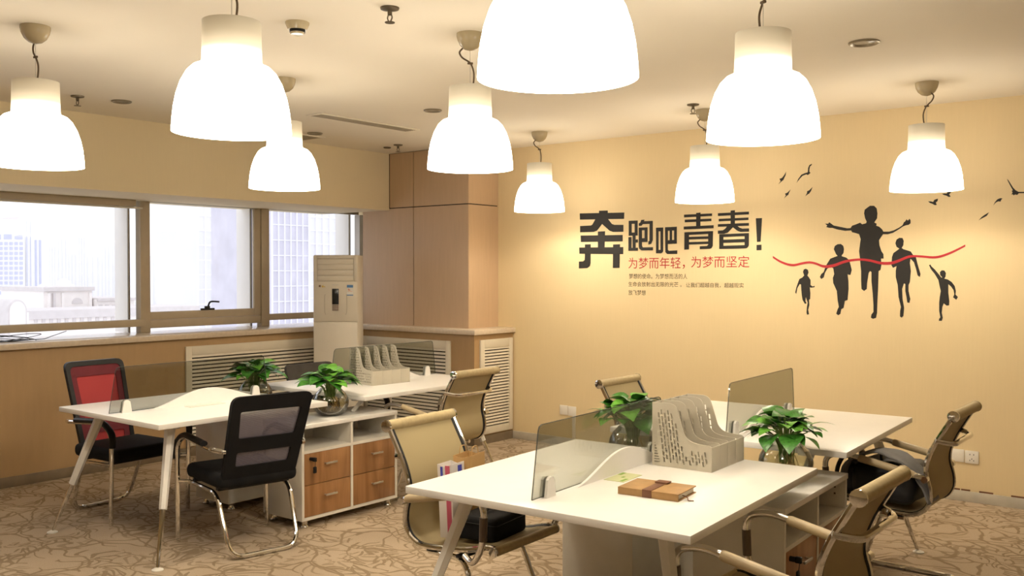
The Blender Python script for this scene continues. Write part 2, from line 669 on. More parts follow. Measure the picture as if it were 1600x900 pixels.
# view rays, used only to read positions on real planes of the room
_F = Vector((-sin(YAW) * cos(PITCH), cos(YAW) * cos(PITCH), -sin(PITCH)))
_RT = Vector((cos(YAW), sin(YAW), 0))
_UP = Vector((-sin(YAW) * sin(PITCH), cos(YAW) * sin(PITCH), cos(PITCH)))


def _ray(u, v):
    return _F + _RT * ((u - 800) / FPX) + _UP * ((450 - v) / FPX)


def on_y(u, v, Y):
    d = _ray(u, v)
    return Vector((0, 0, CAM_H)) + d * (Y / d.y)


def on_x(u, v, X):
    d = _ray(u, v)
    return Vector((0, 0, CAM_H)) + d * (X / d.x)


# ------------------------------------------------------------------ room shell
WY = 6.88       # wall with the lettering
CE = 2.70       # ceiling
XS = -6.66      # soffit face
XL = -7.04      # wall under the sill
XG = -7.44      # window plane
Y0, X1 = -2.6, 3.2

struct(MB().box((-7.7, Y0 - 0.1, -0.1), (X1 + 0.1, WY + 0.1, 0)).obj('floor', M_carpet))
struct(MB().box((-7.7, Y0 - 0.1, CE), (X1 + 0.1, WY + 0.1, CE + 0.12)).obj('ceiling', M_ceil))
struct(MB().box((-7.6, WY, 0), (X1 + 0.1, WY + 0.12, CE)).obj('wall_back', M_wallp))
struct(MB().box((X1, Y0, 0), (X1 + 0.1, WY, CE)).obj('wall_right', M_wallp))
struct(MB().box((-7.6, Y0 - 0.1, 0), (X1, Y0, CE)).obj('wall_front', M_wallp))
struct(MB().box((XL - 0.5, Y0, 0), (XL, WY, 0.99)).obj('wall_left_lower', M_lowpanel))
struct(MB().box((XS - 1.0, Y0, 2.15), (XS, 6.455, CE)).obj('wall_left_upper', M_soffit))
struct(MB().box((-7.6, Y0, 0.99), (XG - 0.02, -0.5, 2.15)).obj('wall_left_pier', M_soffit))

# corner column clad in veneer panels
colm = struct(MB().box((-7.03, 6.466, 0.99), (-5.646, WY, CE)).obj('column', M_dark))
g = 0.009
for x0, x1, z0, z1 in ((-7.04, -6.33, 1.0, 2.17), (-6.33, -5.64, 1.0, 2.17), (-6.655, -6.33, 2.17, CE), (-6.33, -5.64, 2.17, CE)):
    MB().box((x0 + g / 2, 6.455, z0 + g / 2), (x1 - (g / 2 if x1 < -5.7 else 0), 6.4655, z1 - g / 2)).obj('panel', M_panel, colm)
for z0, z1 in ((1.0, 2.17), (2.17, CE)):
    MB().box((-5.6455, 6.457, z0 + g / 2), (-5.635, WY - 0.001, z1 - g / 2)).obj('panel', M_panel, colm)
lowc = struct(MB().box((-7.03, 6.33, 0), (-5.46, WY, 0.99)).obj('wall_column_lower', M_lowpanel))

# stone sill, one along the windows and one round the column
sill = sempty('trim_1')
sill['label'] = 'polished stone window sill'
MB().box((XG - 0.16, Y0, 0.99), (-7.0, 6.325, 1.035), 0.004).obj('stone_slab', M_sill, sill)
MB().box((-7.0, 6.295, 0.99), (-5.425, WY, 1.035), 0.004).obj('stone_slab', M_sill, sill)
# baseboards
struct(MB().box((-5.46, WY - 0.012, 0), (X1, WY, 0.07), 0.002).obj('baseboard_back', M_base))
bb = bpy.data.objects['baseboard_back']
tn = MB()
for ua, ub in ((1488, 1500), (1502, 1516), (1530, 1552), (1580, 1604)):
    pa, pb_ = on_y(ua, 772, WY), on_y(ub, 775, WY)
    tn.box((pa.x, WY - 0.004, 0.0702), (pb_.x, WY - 0.0002, 0.081))
tn.obj('torn_wallpaper_edge', M_strap, bb)
struct(MB().box((XL, Y0, 0), (XL + 0.012, 6.33, 0.075), 0.002).obj('baseboard_left', M_basebr))
bc = sempty('baseboard_column')
MB().box((-7.02, 6.318, 0), (-5.448, 6.33, 0.075)).obj('board', M_basebr, bc)
MB().box((-5.46, 6.33, 0), (-5.448, WY - 0.013, 0.075)).obj('board', M_basebr, bc)


# ------------------------------------------------------------------ windows
def window(n, y0, y1, sash=False, blind=False):
    w = sempty('window_%d' % n)
    w['label'] = 'tan framed office window pane %s' % ('with an opening sash and black handle' if sash else 'with a single fixed light')
    a = MB()
    a.box((XG - 0.06, y1 - 0.09, 1.035), (XG + 0.02, y1, 2.15), 0.004)
    a.obj('mullion', M_framew if n == 3 else M_frame, w)
    MB().box((XG - 0.05, y0, 2.15), (XG + 0.01, y1 - 0.09, 2.20), 0.003).obj('head_rail', M_frame, w)
    MB().box((XG - 0.05, y0, 1.068 if sash else 1.088), (XG + (0.03 if blind else 0.012), y1 - 0.095 + (0.05 if blind else 0), 1.148 if not sash else 1.138), 0.004).obj('cross_rail', M_frame, w)
    MB().box((XG - 0.30, y1 - 0.145, 1.036), (XG - 0.085, y1 - 0.125, 2.6), 0.002).obj('outer_fin', M_framew, w)
    MB().box((XG - 0.084, y1 - 0.15, 1.036), (XG - 0.065, y1 - 0.138, 2.3)).obj('gasket', M_metald, w)
    MB().box((XG - 0.034, y0, 1.036), (XG - 0.028, y1 - 0.09, 2.15)).obj('pane', M_pane, w)
    if sash:
        s = MB()
        s.box((XG - 0.02, y1 - 0.17, 1.14), (XG + 0.012, y1 - 0.095, 2.15), 0.004)
        s.box((XG - 0.02, y0 + 0.0, 1.14), (XG + 0.012, y1 - 0.17, 1.208), 0.004)
        s.obj('sash', M_frame, w)
    return w


window(4, -0.5, 1.9)  # unseen extra pane, added to let in more daylight from the left
w1 = window(1, 1.9, 4.375, blind=True)
w2 = window(2, 4.375, 5.61, sash=True)
w3 = window(3, 5.61, 6.85)
# black lever handle on the sash
h = MB()
h.box((XG + 0.012, 4.86, 1.208), (XG + 0.03, 5.0, 1.225), 0.004)
h.box((XG + 0.012, 4.90, 1.22), (XG + 0.035, 4.95, 1.245), 0.006)
h.tube(smooth_path([(XG + 0.03, 4.93, 1.24), (XG + 0.045, 4.935, 1.275), (XG + 0.05, 4.96, 1.285), (XG + 0.05, 5.03, 1.28)], 4), 0.008, 8)
h.obj('window_handle', M_blackpl, w2)
# roller blind cassette over the first window
bl = thing('roller_blind', 'rolled up tan roller blind cassette above the wide left window', 'blind', (XG + 0.06, 3.1, 2.085))
MB().box((-0.03, -1.2, 0.008), (0.05, 1.10, 0.066), 0.006).obj('cassette', M_frame, bl)
MB().box((-0.02, -1.2, -0.006), (0.03, 1.17, 0.007), 0.003).obj('bottom_bar', M_grille, bl)

# ------------------------------------------------------------------ louvred radiator covers


def radiator(label, width, h, n, loc, rz):
    """local x along the cover, front towards -y"""
    t = thing('radiator_cover', label, 'radiator cover', loc, rz, 'louvred radiator covers')
    f = 0.055
    top = 0.075
    m = MB()
    m.box((0, -0.018, 0), (f, 0, h), 0.002)
    m.box((width - f, -0.018, 0), (width, 0, h), 0.002)
    m.box((f, -0.018, h - top), (width - f, 0, h), 0.002)
    m.box((f, -0.018, 0), (width - f, 0, f + 0.01), 0.002)
    m.obj('frame', M_grille, t)
    MB().box((f, -0.003, f + 0.01), (width - f, -0.0005, h - top)).obj('backing', M_dark, t)
    z0, z1 = f + 0.01, h - top
    p = (z1 - z0) / n
    sl = MB()
    sl.box((f, -0.016, -p * 0.33), (width - f, -0.009, p * 0.33), 0)
    me = sl.mesh('slat', M_grille)
    for i in range(n):
        link('slat', me, t, (0, 0, z0 + p * (i + 0.5)), (R(-22), 0, 0))
    return t


radiator('long louvred cream radiator cover under the window sill', 1.86, 0.84, 22, (XL + 0.001, 4.46, 0.085), pi / 2)
radiator('louvred radiator cover below the two-tone veneer column, behind the far desk', 1.15, 0.845, 22, (-6.885, 6.329, 0.08), 0)
radiator('narrow louvred radiator cover facing the room beside the lettered wall', 0.46, 0.85, 26, (-5.459, 6.40, 0.09), pi / 2)

# ------------------------------------------------------------------ ceiling fittings


def sprinkler(u, v, label):
    d = _ray(u, v)
    p = Vector((0, 0, CAM_H)) + d * ((CE - CAM_H) / d.z)
    t = thing('sprinkler_head', label, 'sprinkler', (p.x, p.y, CE), 0, 'ceiling sprinklers')
    MB().lathe([(0.0, 0), (0.042, 0), (0.040, -0.008), (0.015, -0.014), (0, -0.014)], 18).obj('plate', M_metald, t)
    b = MB().lathe([(0.010, -0.012), (0.010, -0.03), (0.006, -0.034), (0, -0.034)], 10)
    for s in (-1, 1):
        b.tube(smooth_path([(s * 0.008, 0, -0.028), (s * 0.014, 0, -0.045), (s * 0.004, 0, -0.062)], 3), 0.003, 6)
    b.obj('body', M_metald, t)
    MB().lathe([(0, -0.060), (0.022, -0.063), (0.022, -0.066), (0, -0.066)], 14).obj('deflector', M_metald, t)


sprinkler(609, 12, 'bronze sprinkler head on the ceiling near the big central lamp')
sprinkler(121, 150, 'bronze sprinkler head close to the soffit over the wide window')
sprinkler(622, 226, 'bronze sprinkler head at the ceiling corner above the veneer column')
sprinkler(1083, 163, 'bronze sprinkler head on the ceiling close to the lettered wall')


def downlight(u, v, label, r=0.065):
    d = _ray(u, v)
    p = Vector((0, 0, CAM_H)) + d * ((CE - CAM_H) / d.z)
    t = thing('downlight', label, 'downlight', (p.x, p.y, CE), 0, 'unlit recessed downlights')
    MB().lathe([(r, 0), (r, -0.006), (r * 0.9, -0.010), (r * 0.74, -0.004), (r * 0.7, 0)], 24).obj('trim_ring', M_metald if r < 0.06 else mat('dull_nickel', (0.28, 0.24, 0.17), 0.35, 0.6), t)
    MB().lathe([(r * 0.72, -0.0005), (r * 0.4, -0.006), (0, -0.008)], 20).obj('lens', M_lens, t)


downlight(190, 158, 'unlit recessed downlight between the leftmost lamp and the soffit')
downlight(676, 172, 'unlit recessed downlight just right of the long ceiling vent')
downlight(492, 208, 'unlit recessed downlight between the long vent and the soffit')
downlight(1350, 66, 'unlit recessed downlight on the bare ceiling over the right desks', 0.075)
downlight(605, 230, 'small dark recessed downlight at the ceiling corner by the column', 0.035)

t = thing('smoke_detector', 'cream cone shaped smoke detector on the ceiling', 'smoke detector', (-3.49, 2.80, CE))
MB().lathe([(0.0, 0), (0.055, 0), (0.055, -0.006), (0.042, -0.034), (0, -0.034)], 24).obj('base', M_canopy, t)
MB().lathe([(0.036, -0.034), (0.036, -0.038), (0.032, -0.038), (0.032, -0.042), (0.036, -0.042), (0.036, -0.046), (0, -0.046)], 24).obj('slot_ring', M_blackpl, t)
MB().lathe([(0.034, -0.045), (0.030, -0.055), (0, -0.057)], 20).obj('cap', M_canopy, t)


def vent(label, x0, x1, y0, y1, along='y'):
    t = thing('ceiling_vent', label, 'vent', ((x0 + x1) / 2, (y0 + y1) / 2, CE))
    a, b = (x1 - x0) / 2, (y1 - y0) / 2
    m = MB()
    f = 0.022
    m.box((-a, -b, -0.008), (-a + f, b, 0), 0.002)
    m.box((a - f, -b, -0.008), (a, b, 0), 0.002)
    m.box((-a + f, -b, -0.008), (a - f, -b + f, 0), 0.002)
    m.box((-a + f, b - f, -0.008), (a - f, b, 0), 0.002)
    m.obj('frame', M_ceil, t)
    MB().box((-a + f, -b + f, -0.002), (a - f, b - f, -0.0005)).obj('backing', M_metald, t)
    s = MB()
    n = 5 if along == 'y' else 12
    for i in range(n):
        q = (i + 0.5) / n
        if along == 'y':
            x = -a + f + q * 2 * (a - f)
            s.box((x - 0.005, -b + f, -0.008), (x + 0.005, b - f, -0.003))
        else:
            y = -b + f + q * 2 * (b - f)
            s.box((-a + f, y - 0.012, -0.008), (a - f, y + 0.012, -0.003))
    o = s.obj('louvre_blades', mat('vent_blade', (0.40, 0.34, 0.24), 0.5), t)
    o['kind'] = 'stuff'


vent('long narrow slotted air vent in the ceiling', -5.49, -5.32, 4.48, 5.50)
vent('square grille air vent in the ceiling against the soffit', -6.56, -6.26, 4.7, 5.32, 'x')

# ------------------------------------------------------------------ pendant lamps
ZB = 2.047


def make_lamp():
    t = thing('pendant_lamp', 'lamp', 'lamp')
    prof = [(0.2075, 0), (0.205, 0.04), (0.200, 0.085), (0.191, 0.13), (0.176, 0.175), (0.156, 0.212), (0.136, 0.232), (0.118, 0.240), (0.107, 0.243),
            (0.105, 0.255), (0.102, 0.395), (0.030, 0.395), (0.030, 0.392), (0.099, 0.391),
            (0.101, 0.255), (0.103, 0.239), (0.116, 0.236), (0.134, 0.228), (0.153, 0.208), (0.172, 0.173), (0.187, 0.129), (0.196, 0.085), (0.201, 0.04), (0.2035, 0)]
    MB().lathe(prof, 40, close=True).obj('shade', M_opal, t, (0, 0, 0))
    zc = CE - ZB
    MB().lathe([(0.066, 0), (0.066, -0.012), (0.062, -0.032), (0.050, -0.056), (0.030, -0.074), (0.008, -0.081), (0, -0.081)], 28).obj('ceiling_canopy', M_canopy, t, (0, 0, zc))
    MB().tube([(0, 0, 0.393), (0, 0, zc - 0.08)], 0.0014, 6).obj('steel_wire', M_alu, t)
    c = MB().tube(smooth_path([(-0.035, 0.01, zc - 0.07), (-0.05, 0.012, zc - 0.09), (-0.038, 0.008, zc - 0.115), (-0.008, 0, zc - 0.135), (0.006, 0, zc - 0.15), (0.018, 0.004, zc - 0.185), (0.018, 0.003, 0.43), (0.012, 0, 0.392)], 6), 0.0042, 8)
    cord = c.obj('cord', M_cord, t)
    MB().box((-0.013, -0.006, zc - 0.148), (0.013, 0.006, zc - 0.138), 0.002).obj('cord_clip', M_cord, cord)
    MB().lathe([(0.030, 0.391), (0.030, 0.30), (0.022, 0.28), (0, 0.28)], 16).obj('lamp_holder', M_labelw, t)
    b = MB().lathe([(0.018, 0.282), (0.022, 0.25), (0.040, 0.20), (0.046, 0.165), (0.040, 0.13), (0.022, 0.112), (0, 0.108)], 20).obj('bulb', M_bulb, t)
    ld = bpy.data.lights.new('lamp_light', 'POINT')
    ld.energy = LAMP_W
    ld.color = WARM
    ld.shadow_soft_size = 0.03
    lo = bpy.data.objects.new('lamp_light', ld)
    COL.objects.link(lo)
    lo.parent = t
    lo.location = (0, 0, 0.08)
    return t


_m, _nt, _p = _new('lit_bulb')
_p.inputs['Emission Color'].default_value = (1, 0.85, 0.6, 1)
_p.inputs['Emission Strength'].default_value = 4.0
M_bulb = _m
lamps = [(-4.505, 2.08, 'leftmost white glass pendant lamp in front of the wide window'),
         (-2.885, 2.022, 'large white glass pendant lamp near the window side, its canopy out of view'),
         (-1.42, 1.975, 'biggest white glass pendant lamp, cut off at the top of the picture'),
         (-3.00, 3.45, 'white glass pendant lamp hanging in front of the veneer column'),
         (-4.56, 3.56, 'white glass pendant lamp half behind another, over the left desk island'),
         (-1.465, 3.35, 'large white glass pendant lamp above the right desks, its canopy out of view'),
         (-4.655, 6.22, 'small far white glass pendant lamp at the left end of the lettered wall'),
         (-3.10, 6.10, 'small far white glass pendant lamp above the lettering exclamation mark'),
         (-1.60, 6.06, 'white glass pendant lamp above the running children silhouettes')]
proto = make_lamp()
for i, (x, y, lb) in enumerate(lamps):
    if i == 0:
        o = proto
        o.location = (x, y, ZB)
        o['label'] = lb
    else:
        o = dup(proto, (x, y, ZB), (0.0, 0.6, 2.0, 0.9, 0.3, 2.6, 1.3, 1.0, 2.9)[i], lb)
    o['group'] = 'white glass pendant lamps'


# ------------------------------------------------------------------ lettering and silhouettes on the wall
def wall_poly(name, polys, m, off=(0, 0), sc=1.0, parent=None, depth=0.0015):
    """vinyl cut-outs stuck on the wall: outlines read off the picture, laid on the wall plane itself"""
    mb = MB()
    for i, pl in enumerate(polys):
        pts = []
        for x, y in pl:
            q = on_y(off[0] + x / sc, off[1] + y / sc, WY)
            pts.append((q.x, q.z))
        mb.prism(pts, 'y', WY - depth - 0.0003 * i, WY - 0.0001)
    return mb.obj(name, m, parent)


def r4(x0, y0, x1, y1, x2, y2, x3, y3):
    return [(x0, y0), (x1, y1), (x2, y2), (x3, y3)]


head = thing('wall_slogan', 'big black Chinese slogan lettering on the cream wall', 'lettering', (0, 0, 0))
B2 = ((860, 300), 6.922)
ben = [[(318, 232), (800, 222), (797, 291), (320, 299)], [(527, 203), (621, 200), (622, 300), (527, 300)],
       [(490, 290), (455, 352), (440, 362), (322, 368), (322, 436), (470, 432), (505, 418), (560, 345), (640, 418), (680, 432), (790, 430), (790, 355), (692, 355), (665, 345), (622, 290)],
       [(328, 471), (782, 464), (782, 535), (330, 541)], [(515, 428), (592, 424), (586, 602), (515, 604)],
       [(313, 600), (788, 596), (788, 672), (315, 668)],
       [(375, 567), (437, 565), (435, 770), (428, 800), (400, 822), (310, 826), (310, 752), (355, 750), (372, 735), (375, 690)],
       [(680, 568), (753, 565), (748, 820), (677, 822)]]
wall_poly('character', ben, M_decal, *B2, parent=head)
pao = [[(848, 312), (880, 311), (880, 472), (848, 474)], [(912, 309), (944, 308), (944, 470), (912, 472)], [(848, 312), (944, 308), (944, 343), (848, 346)], [(848, 440), (944, 437), (944, 470), (848, 474)],
       [(845, 488), (878, 486), (878, 634), (845, 635)], [(890, 460), (922, 460), (922, 634), (890, 635)], [(915, 515), (946, 513), (946, 545), (915, 548)], [(845, 605), (946, 603), (946, 634), (845, 636)],
       [(985, 302), (1018, 300), (1012, 316), (1107, 312), (1107, 520), (1090, 560), (1062, 568), (1062, 535), (1074, 528), (1075, 345), (1000, 347), (985, 365), (958, 366), (958, 340), (975, 330)],
       [(958, 386), (990, 384), (990, 582), (1000, 599), (1108, 597), (1108, 629), (990, 631), (966, 616), (958, 590)], [(958, 386), (1050, 382), (1050, 412), (958, 416)], [(1021, 384), (1050, 383), (1050, 540), (1021, 541)], [(985, 500), (1050, 498), (1050, 540), (985, 542)]]
wall_poly('character', pao, M_decal, *B2, parent=head)
C7 = ((860, 300), 4.5714)
ba = [[(755, 255), (773, 254), (773, 437), (755, 438)], [(787, 254), (806, 253), (806, 424), (798, 434), (787, 437)], [(755, 255), (806, 253), (806, 280), (755, 282)], [(755, 414), (806, 412), (800, 433), (790, 438), (755, 438)],
      [(820, 252), (902, 248), (902, 274), (820, 278)], [(820, 252), (839, 251), (839, 412), (846, 420), (906, 417), (906, 442), (836, 443), (822, 430)], [(853, 252), (869, 251), (869, 370), (853, 371)], [(885, 250), (903, 249), (903, 368), (885, 370)], [(830, 345), (903, 341), (903, 368), (830, 372)]]
wall_poly('character', ba, M_decal, *C7, parent=head)
qing = [[(955, 162), (1155, 153), (1155, 171), (955, 182)], [(960, 198), (1150, 190), (1150, 208), (960, 217)], [(953, 247), (1166, 237), (1166, 258), (953, 268)], [(1042, 150), (1072, 147), (1072, 256), (1042, 260)],
        [(958, 288), (990, 286), (990, 410), (957, 412)], [(958, 288), (1160, 279), (1160, 298), (958, 308)], [(1128, 281), (1162, 279), (1160, 385), (1152, 400), (1140, 406), (1068, 409), (1068, 388), (1120, 385), (1128, 376)], [(985, 321), (1135, 316), (1135, 334), (985, 339)], [(985, 358), (1135, 353), (1135, 371), (985, 376)]]
wall_poly('character', qing, M_decal, *C7, parent=head)
chun = [[(1197, 152), (1418, 140), (1418, 160), (1197, 172)], [(1203, 192), (1415, 182), (1415, 200), (1203, 210)], [(1197, 230), (1418, 221), (1418, 240), (1197, 249)], [(1288, 133), (1318, 130), (1318, 245), (1288, 247)],
        [(1270, 235), (1325, 233), (1350, 254), (1372, 262), (1419, 260), (1419, 283), (1358, 285), (1335, 276), (1304, 252), (1268, 290), (1240, 299), (1197, 299), (1197, 276), (1232, 274), (1250, 262)],
        [(1207, 302), (1236, 301), (1236, 405), (1207, 406)], [(1207, 302), (1418, 293), (1418, 314), (1207, 322)], [(1388, 294), (1418, 293), (1418, 380), (1412, 394), (1400, 402), (1388, 402)], [(1230, 341), (1395, 335), (1395, 358), (1230, 364)], [(1207, 385), (1400, 379), (1405, 400), (1390, 403), (1207, 407)]]
wall_poly('character', chun, M_decal, *C7, parent=head)
wall_poly('exclamation_mark', [[(1468, 188), (1512, 186), (1502, 355), (1476, 357)], [(1473, 378), (1508, 376), (1508, 415), (1473, 417)]], M_decal, *C7, parent=head)


def wall_text(name, s, u0, v0, u1, v1, m, parent=None):
    """set type between two corners on the wall plane"""
    cu = bpy.data.curves.new(name, 'FONT')
    cu.body = s
    cu.extrude = 0.0
    o = bpy.data.objects.new(name, cu)
    COL.objects.link(o)
    dg = bpy.context.evaluated_depsgraph_get()
    me = bpy.data.meshes.new_from_object(o.evaluated_get(dg))
    bpy.data.objects.remove(o)
    a, b = on_y(u0, v0, WY), on_y(u1, v1, WY)
    xs = [v.co.x for v in me.vertices]
    ys = [v.co.y for v in me.vertices]
    lx, hx, ly, hy = min(xs), max(xs), min(ys), max(ys)
    for v in me.vertices:
        fx, fy = (v.co.x - lx) / (hx - lx), (v.co.y - ly) / (hy - ly)
        v.co = (a.x + fx * (b.x - a.x), WY - 0.0012, b.z + fy * (a.z - b.z))
    me.materials.clear()
    me.materials.append(m)
    return link(name, me, parent)


sub = thing('wall_subtitle', 'thin red Chinese subtitle line below the black slogan', 'lettering')
wall_text('text_line', '为梦而年轻，', 982, 402.5, 1070, 420, M_redv, sub)
wall_text('text_line', '为梦而坚定', 1080, 400.5, 1171, 418, M_redv, sub)
par = thing('wall_paragraph', 'small dark Chinese paragraph in three lines under the red subtitle', 'lettering')
wall_text('text_line', '梦想的使命。为梦想而活的人', 983, 427.5, 1074, 436, M_decalg, par)
wall_text('text_line', '生命会放射出无限的光芒 。', 982, 440, 1065, 448.5, M_decalg, par)
wall_text('text_line', '让我们超越自我，超越现实', 1072, 441.5, 1162, 450, M_decalg, par)
wall_text('text_line', '放飞梦想', 982, 453, 1009, 461.5, M_decalg, par)

C8 = ((1190, 240), 3.2146)


def sil(label, pts, cat='wall decal', name='silhouette_decal', group='running children silhouettes'):
    o = wall_poly(name, [pts], M_decal, *C8)
    tag(o, label, cat, group)
    return o


sil('tallest black silhouette of a running child with both arms spread wide',
    [(515, 300), (518, 282), (533, 270), (545, 262), (565, 262), (578, 275), (582, 300), (580, 325), (570, 340), (566, 346), (578, 352), (576, 362), (592, 368), (605, 380), (612, 392), (640, 392), (665, 385), (690, 372), (708, 360), (715, 345), (722, 340),
     (728, 330), (735, 337), (743, 327), (748, 335), (748, 350), (738, 358), (725, 360), (710, 366), (690, 380), (660, 398), (635, 405), (610, 405), (600, 420), (590, 435), (592, 460), (602, 490), (612, 505), (613, 527), (600, 527), (602, 560), (597, 585), (588, 590),
     (585, 680), (582, 740), (580, 800), (575, 825), (560, 830), (549, 824), (552, 808), (562, 795), (562, 760), (558, 700), (552, 640), (552, 595), (545, 590), (538, 600), (530, 650), (528, 680), (515, 690), (502, 680), (500, 640), (500, 590), (497, 560), (495, 530),
     (490, 490), (495, 450), (498, 430), (490, 405), (475, 400), (455, 395), (450, 386), (420, 388), (380, 381), (355, 373), (340, 373), (325, 369), (330, 361), (319, 352), (335, 352), (340, 345), (350, 352), (362, 361), (400, 369), (430, 375), (447, 374), (455, 362),
     (475, 355), (495, 347), (505, 355), (525, 350), (528, 342), (520, 325)])
sil('black silhouette of a running child left of the tallest one',
    [(363, 480), (368, 464), (382, 455), (398, 454), (410, 463), (414, 480), (411, 500), (402, 512), (404, 516), (425, 522), (440, 535), (447, 560), (453, 585), (446, 610), (432, 606), (436, 640), (437, 680), (432, 735), (418, 740), (412, 775), (400, 782), (396, 805), (385, 812), (375, 804), (382, 782), (388, 770), (382, 735), (378, 690), (360, 650), (358, 625), (365, 605), (360, 575), (345, 570), (330, 578), (318, 600), (312, 622), (300, 630), (293, 620), (300, 605), (312, 595), (325, 560), (345, 528), (365, 520), (382, 514), (374, 505)])
sil('black silhouette of a running child right of the tallest one',
    [(672, 450), (678, 432), (692, 423), (708, 424), (714, 438), (712, 460), (704, 474), (712, 480), (735, 487), (750, 492), (760, 508), (775, 520), (785, 560), (798, 605), (795, 620), (784, 612), (776, 580), (765, 545), (748, 528), (745, 550), (750, 590), (745, 645), (738, 660), (738, 690), (747, 730), (743, 750), (732, 748), (728, 720), (722, 690), (722, 655), (715, 652), (706, 680), (708, 730), (716, 775), (712, 815), (704, 824), (695, 818), (696, 790), (700, 770), (688, 720), (684, 660), (674, 620), (674, 590), (678, 565), (660, 574), (652, 560), (655, 520), (662, 500), (682, 485), (692, 478), (678, 468)])
sil('smallest black child silhouette at the left end under the red ribbon',
    [(208, 595), (212, 582), (222, 578), (233, 584), (236, 598), (230, 612), (238, 622), (246, 635), (246, 660), (256, 667), (267, 664), (266, 671), (250, 674), (242, 672), (245, 700), (244, 730), (238, 735), (240, 760), (234, 785), (238, 806), (230, 810), (226, 800), (228, 770), (232, 748), (222, 720), (220, 740), (226, 752), (218, 755), (206, 735), (202, 712), (200, 690), (198, 658), (192, 655), (180, 675), (174, 705), (169, 697), (175, 672), (186, 640), (190, 630), (205, 622), (214, 612)])
sil('black child silhouette at the right end waving one raised arm',
    [(841, 560), (848, 557), (852, 565), (870, 582), (890, 606), (902, 622), (908, 622), (897, 610), (896, 595), (905, 586), (918, 587), (926, 600), (924, 618), (918, 628), (935, 632), (955, 645), (970, 665), (976, 690), (974, 708), (986, 720), (978, 734), (962, 722), (968, 706), (964, 685), (952, 668), (938, 656), (938, 700), (943, 740), (942, 762), (930, 764), (915, 752), (908, 770), (905, 800), (910, 825), (905, 840), (890, 840), (892, 830), (898, 822), (892, 790), (892, 750), (895, 720), (900, 690), (893, 660), (888, 635), (870, 605), (850, 580)])
rib_c = smooth_path([(57, 519, 0), (90, 540, 0), (130, 556, 0), (165, 560, 0), (200, 552, 0), (240, 546, 0), (275, 553, 0), (305, 565, 0), (335, 567, 0), (370, 560, 0), (410, 545, 0), (450, 536, 0), (500, 532, 0), (550, 538, 0), (600, 550, 0), (650, 550, 0), (690, 538, 0), (730, 521, 0), (760, 515, 0), (810, 517, 0), (860, 521, 0), (900, 516, 0), (950, 498, 0), (990, 479, 0), (1023, 462, 0)], 3)
up_, dn_ = [], []
for i, p in enumerate(rib_c):
    q = i / (len(rib_c) - 1)
    wd = 5.0 + 2.6 * sin(pi * q) * (0.6 + 0.4 * sin(q * 22))
    up_.append((p.x, p.y - wd))
    dn_.append((p.x, p.y + wd))
rb = wall_poly('ribbon_decal', [up_ + dn_[::-1]], M_redv, *C8, depth=0.003)
tag(rb, 'wavy red finish ribbon across the black running silhouettes', 'wall decal')
birds = [('black bird decal with a long bent wing, left flock upper right', [(176, 147), (184, 128), (200, 106), (218, 98), (232, 94), (234, 72), (240, 58), (253, 51), (252, 57), (243, 65), (240, 80), (240, 92), (246, 96), (240, 102), (232, 108), (225, 104), (205, 112), (193, 125)]),
         ('black bird decal in the left flock, upper left', [(85, 154), (96, 138), (90, 127), (103, 122), (114, 108), (123, 91), (121, 108), (114, 122), (110, 132), (100, 140)]),
         ('black bird decal in the left flock, lower left', [(113, 225), (122, 210), (118, 201), (130, 196), (146, 180), (138, 196), (134, 207), (126, 212)]),
         ('black bird decal in the left flock, lower right', [(220, 214), (228, 199), (229, 189), (240, 184), (256, 168), (248, 188), (240, 200), (230, 206)]),
         ('black bird decal under the lamp on the right, lower one', [(836, 240), (850, 240), (862, 243), (868, 232), (886, 226), (884, 238), (875, 246), (880, 258), (870, 259), (858, 252), (846, 248)]),
         ('black bird decal under the lamp on the right, upper one', [(906, 202), (920, 200), (930, 201), (936, 190), (955, 182), (950, 196), (942, 205), (950, 216), (940, 218), (928, 211), (915, 208)]),
         ('large black bird decal cut by the right picture edge', [(1232, 127), (1240, 134), (1264, 172), (1276, 184), (1290, 192), (1330, 192), (1330, 198), (1292, 199), (1284, 208), (1274, 205), (1266, 210), (1262, 204), (1255, 206), (1261, 195), (1256, 188), (1262, 184), (1246, 155)]),
         ('black bird decal diving below the big right one', [(1164, 260), (1172, 244), (1184, 230), (1198, 224), (1210, 225), (1203, 233), (1200, 241), (1188, 240), (1176, 246)]),
         ('thin black bird decal lowest on the far right', [(1090, 335), (1106, 318), (1120, 308), (1142, 295), (1132, 312), (1120, 319), (1108, 325)])]
for lb, pts in birds:
    sil(lb, pts, 'wall decal', 'bird_decal', 'flying bird decals')


# ------------------------------------------------------------------ sockets
def socket(label, x, z, holes):
    t = thing('wall_socket', label, 'socket', (x, WY, z), 0, 'white wall sockets')
    MB().box((-0.043, -0.009, -0.043), (0.043, 0, 0.043), 0.004).obj('plate', M_socket, t)
    if holes:
        m = MB()
        for dx, dz, w, h_ in ((-0.012, 0.018, 0.004, 0.009), (0.012, 0.018, 0.004, 0.009), (0, -0.012, 0.004, 0.009), (-0.012, -0.022, 0.004, 0.008), (0.012, -0.022, 0.004, 0.008)):
            m.box((dx - w / 2, -0.0098, dz - h_ / 2), (dx + w / 2, -0.0085, dz + h_ / 2))
        m.obj('holes', M_blackpl, t)
    return t


socket('blank white wall plate by the radiator, left of the pair', -4.872, 0.315, False)
socket('blank white wall plate above the white conduit, right of the pair', -4.782, 0.312, False)
socket('white wall plate half behind the right mesh chair', -1.60, 0.305, False)
socket('white five hole power socket on the lettered wall near the right edge', -1.51, 0.303, True)
tag(MB().box((-4.772, WY - 0.02, 0.07), (-4.745, WY, 0.268), 0.003).obj('cable_conduit', M_socket), 'short white cable conduit below the wall plates', 'conduit')

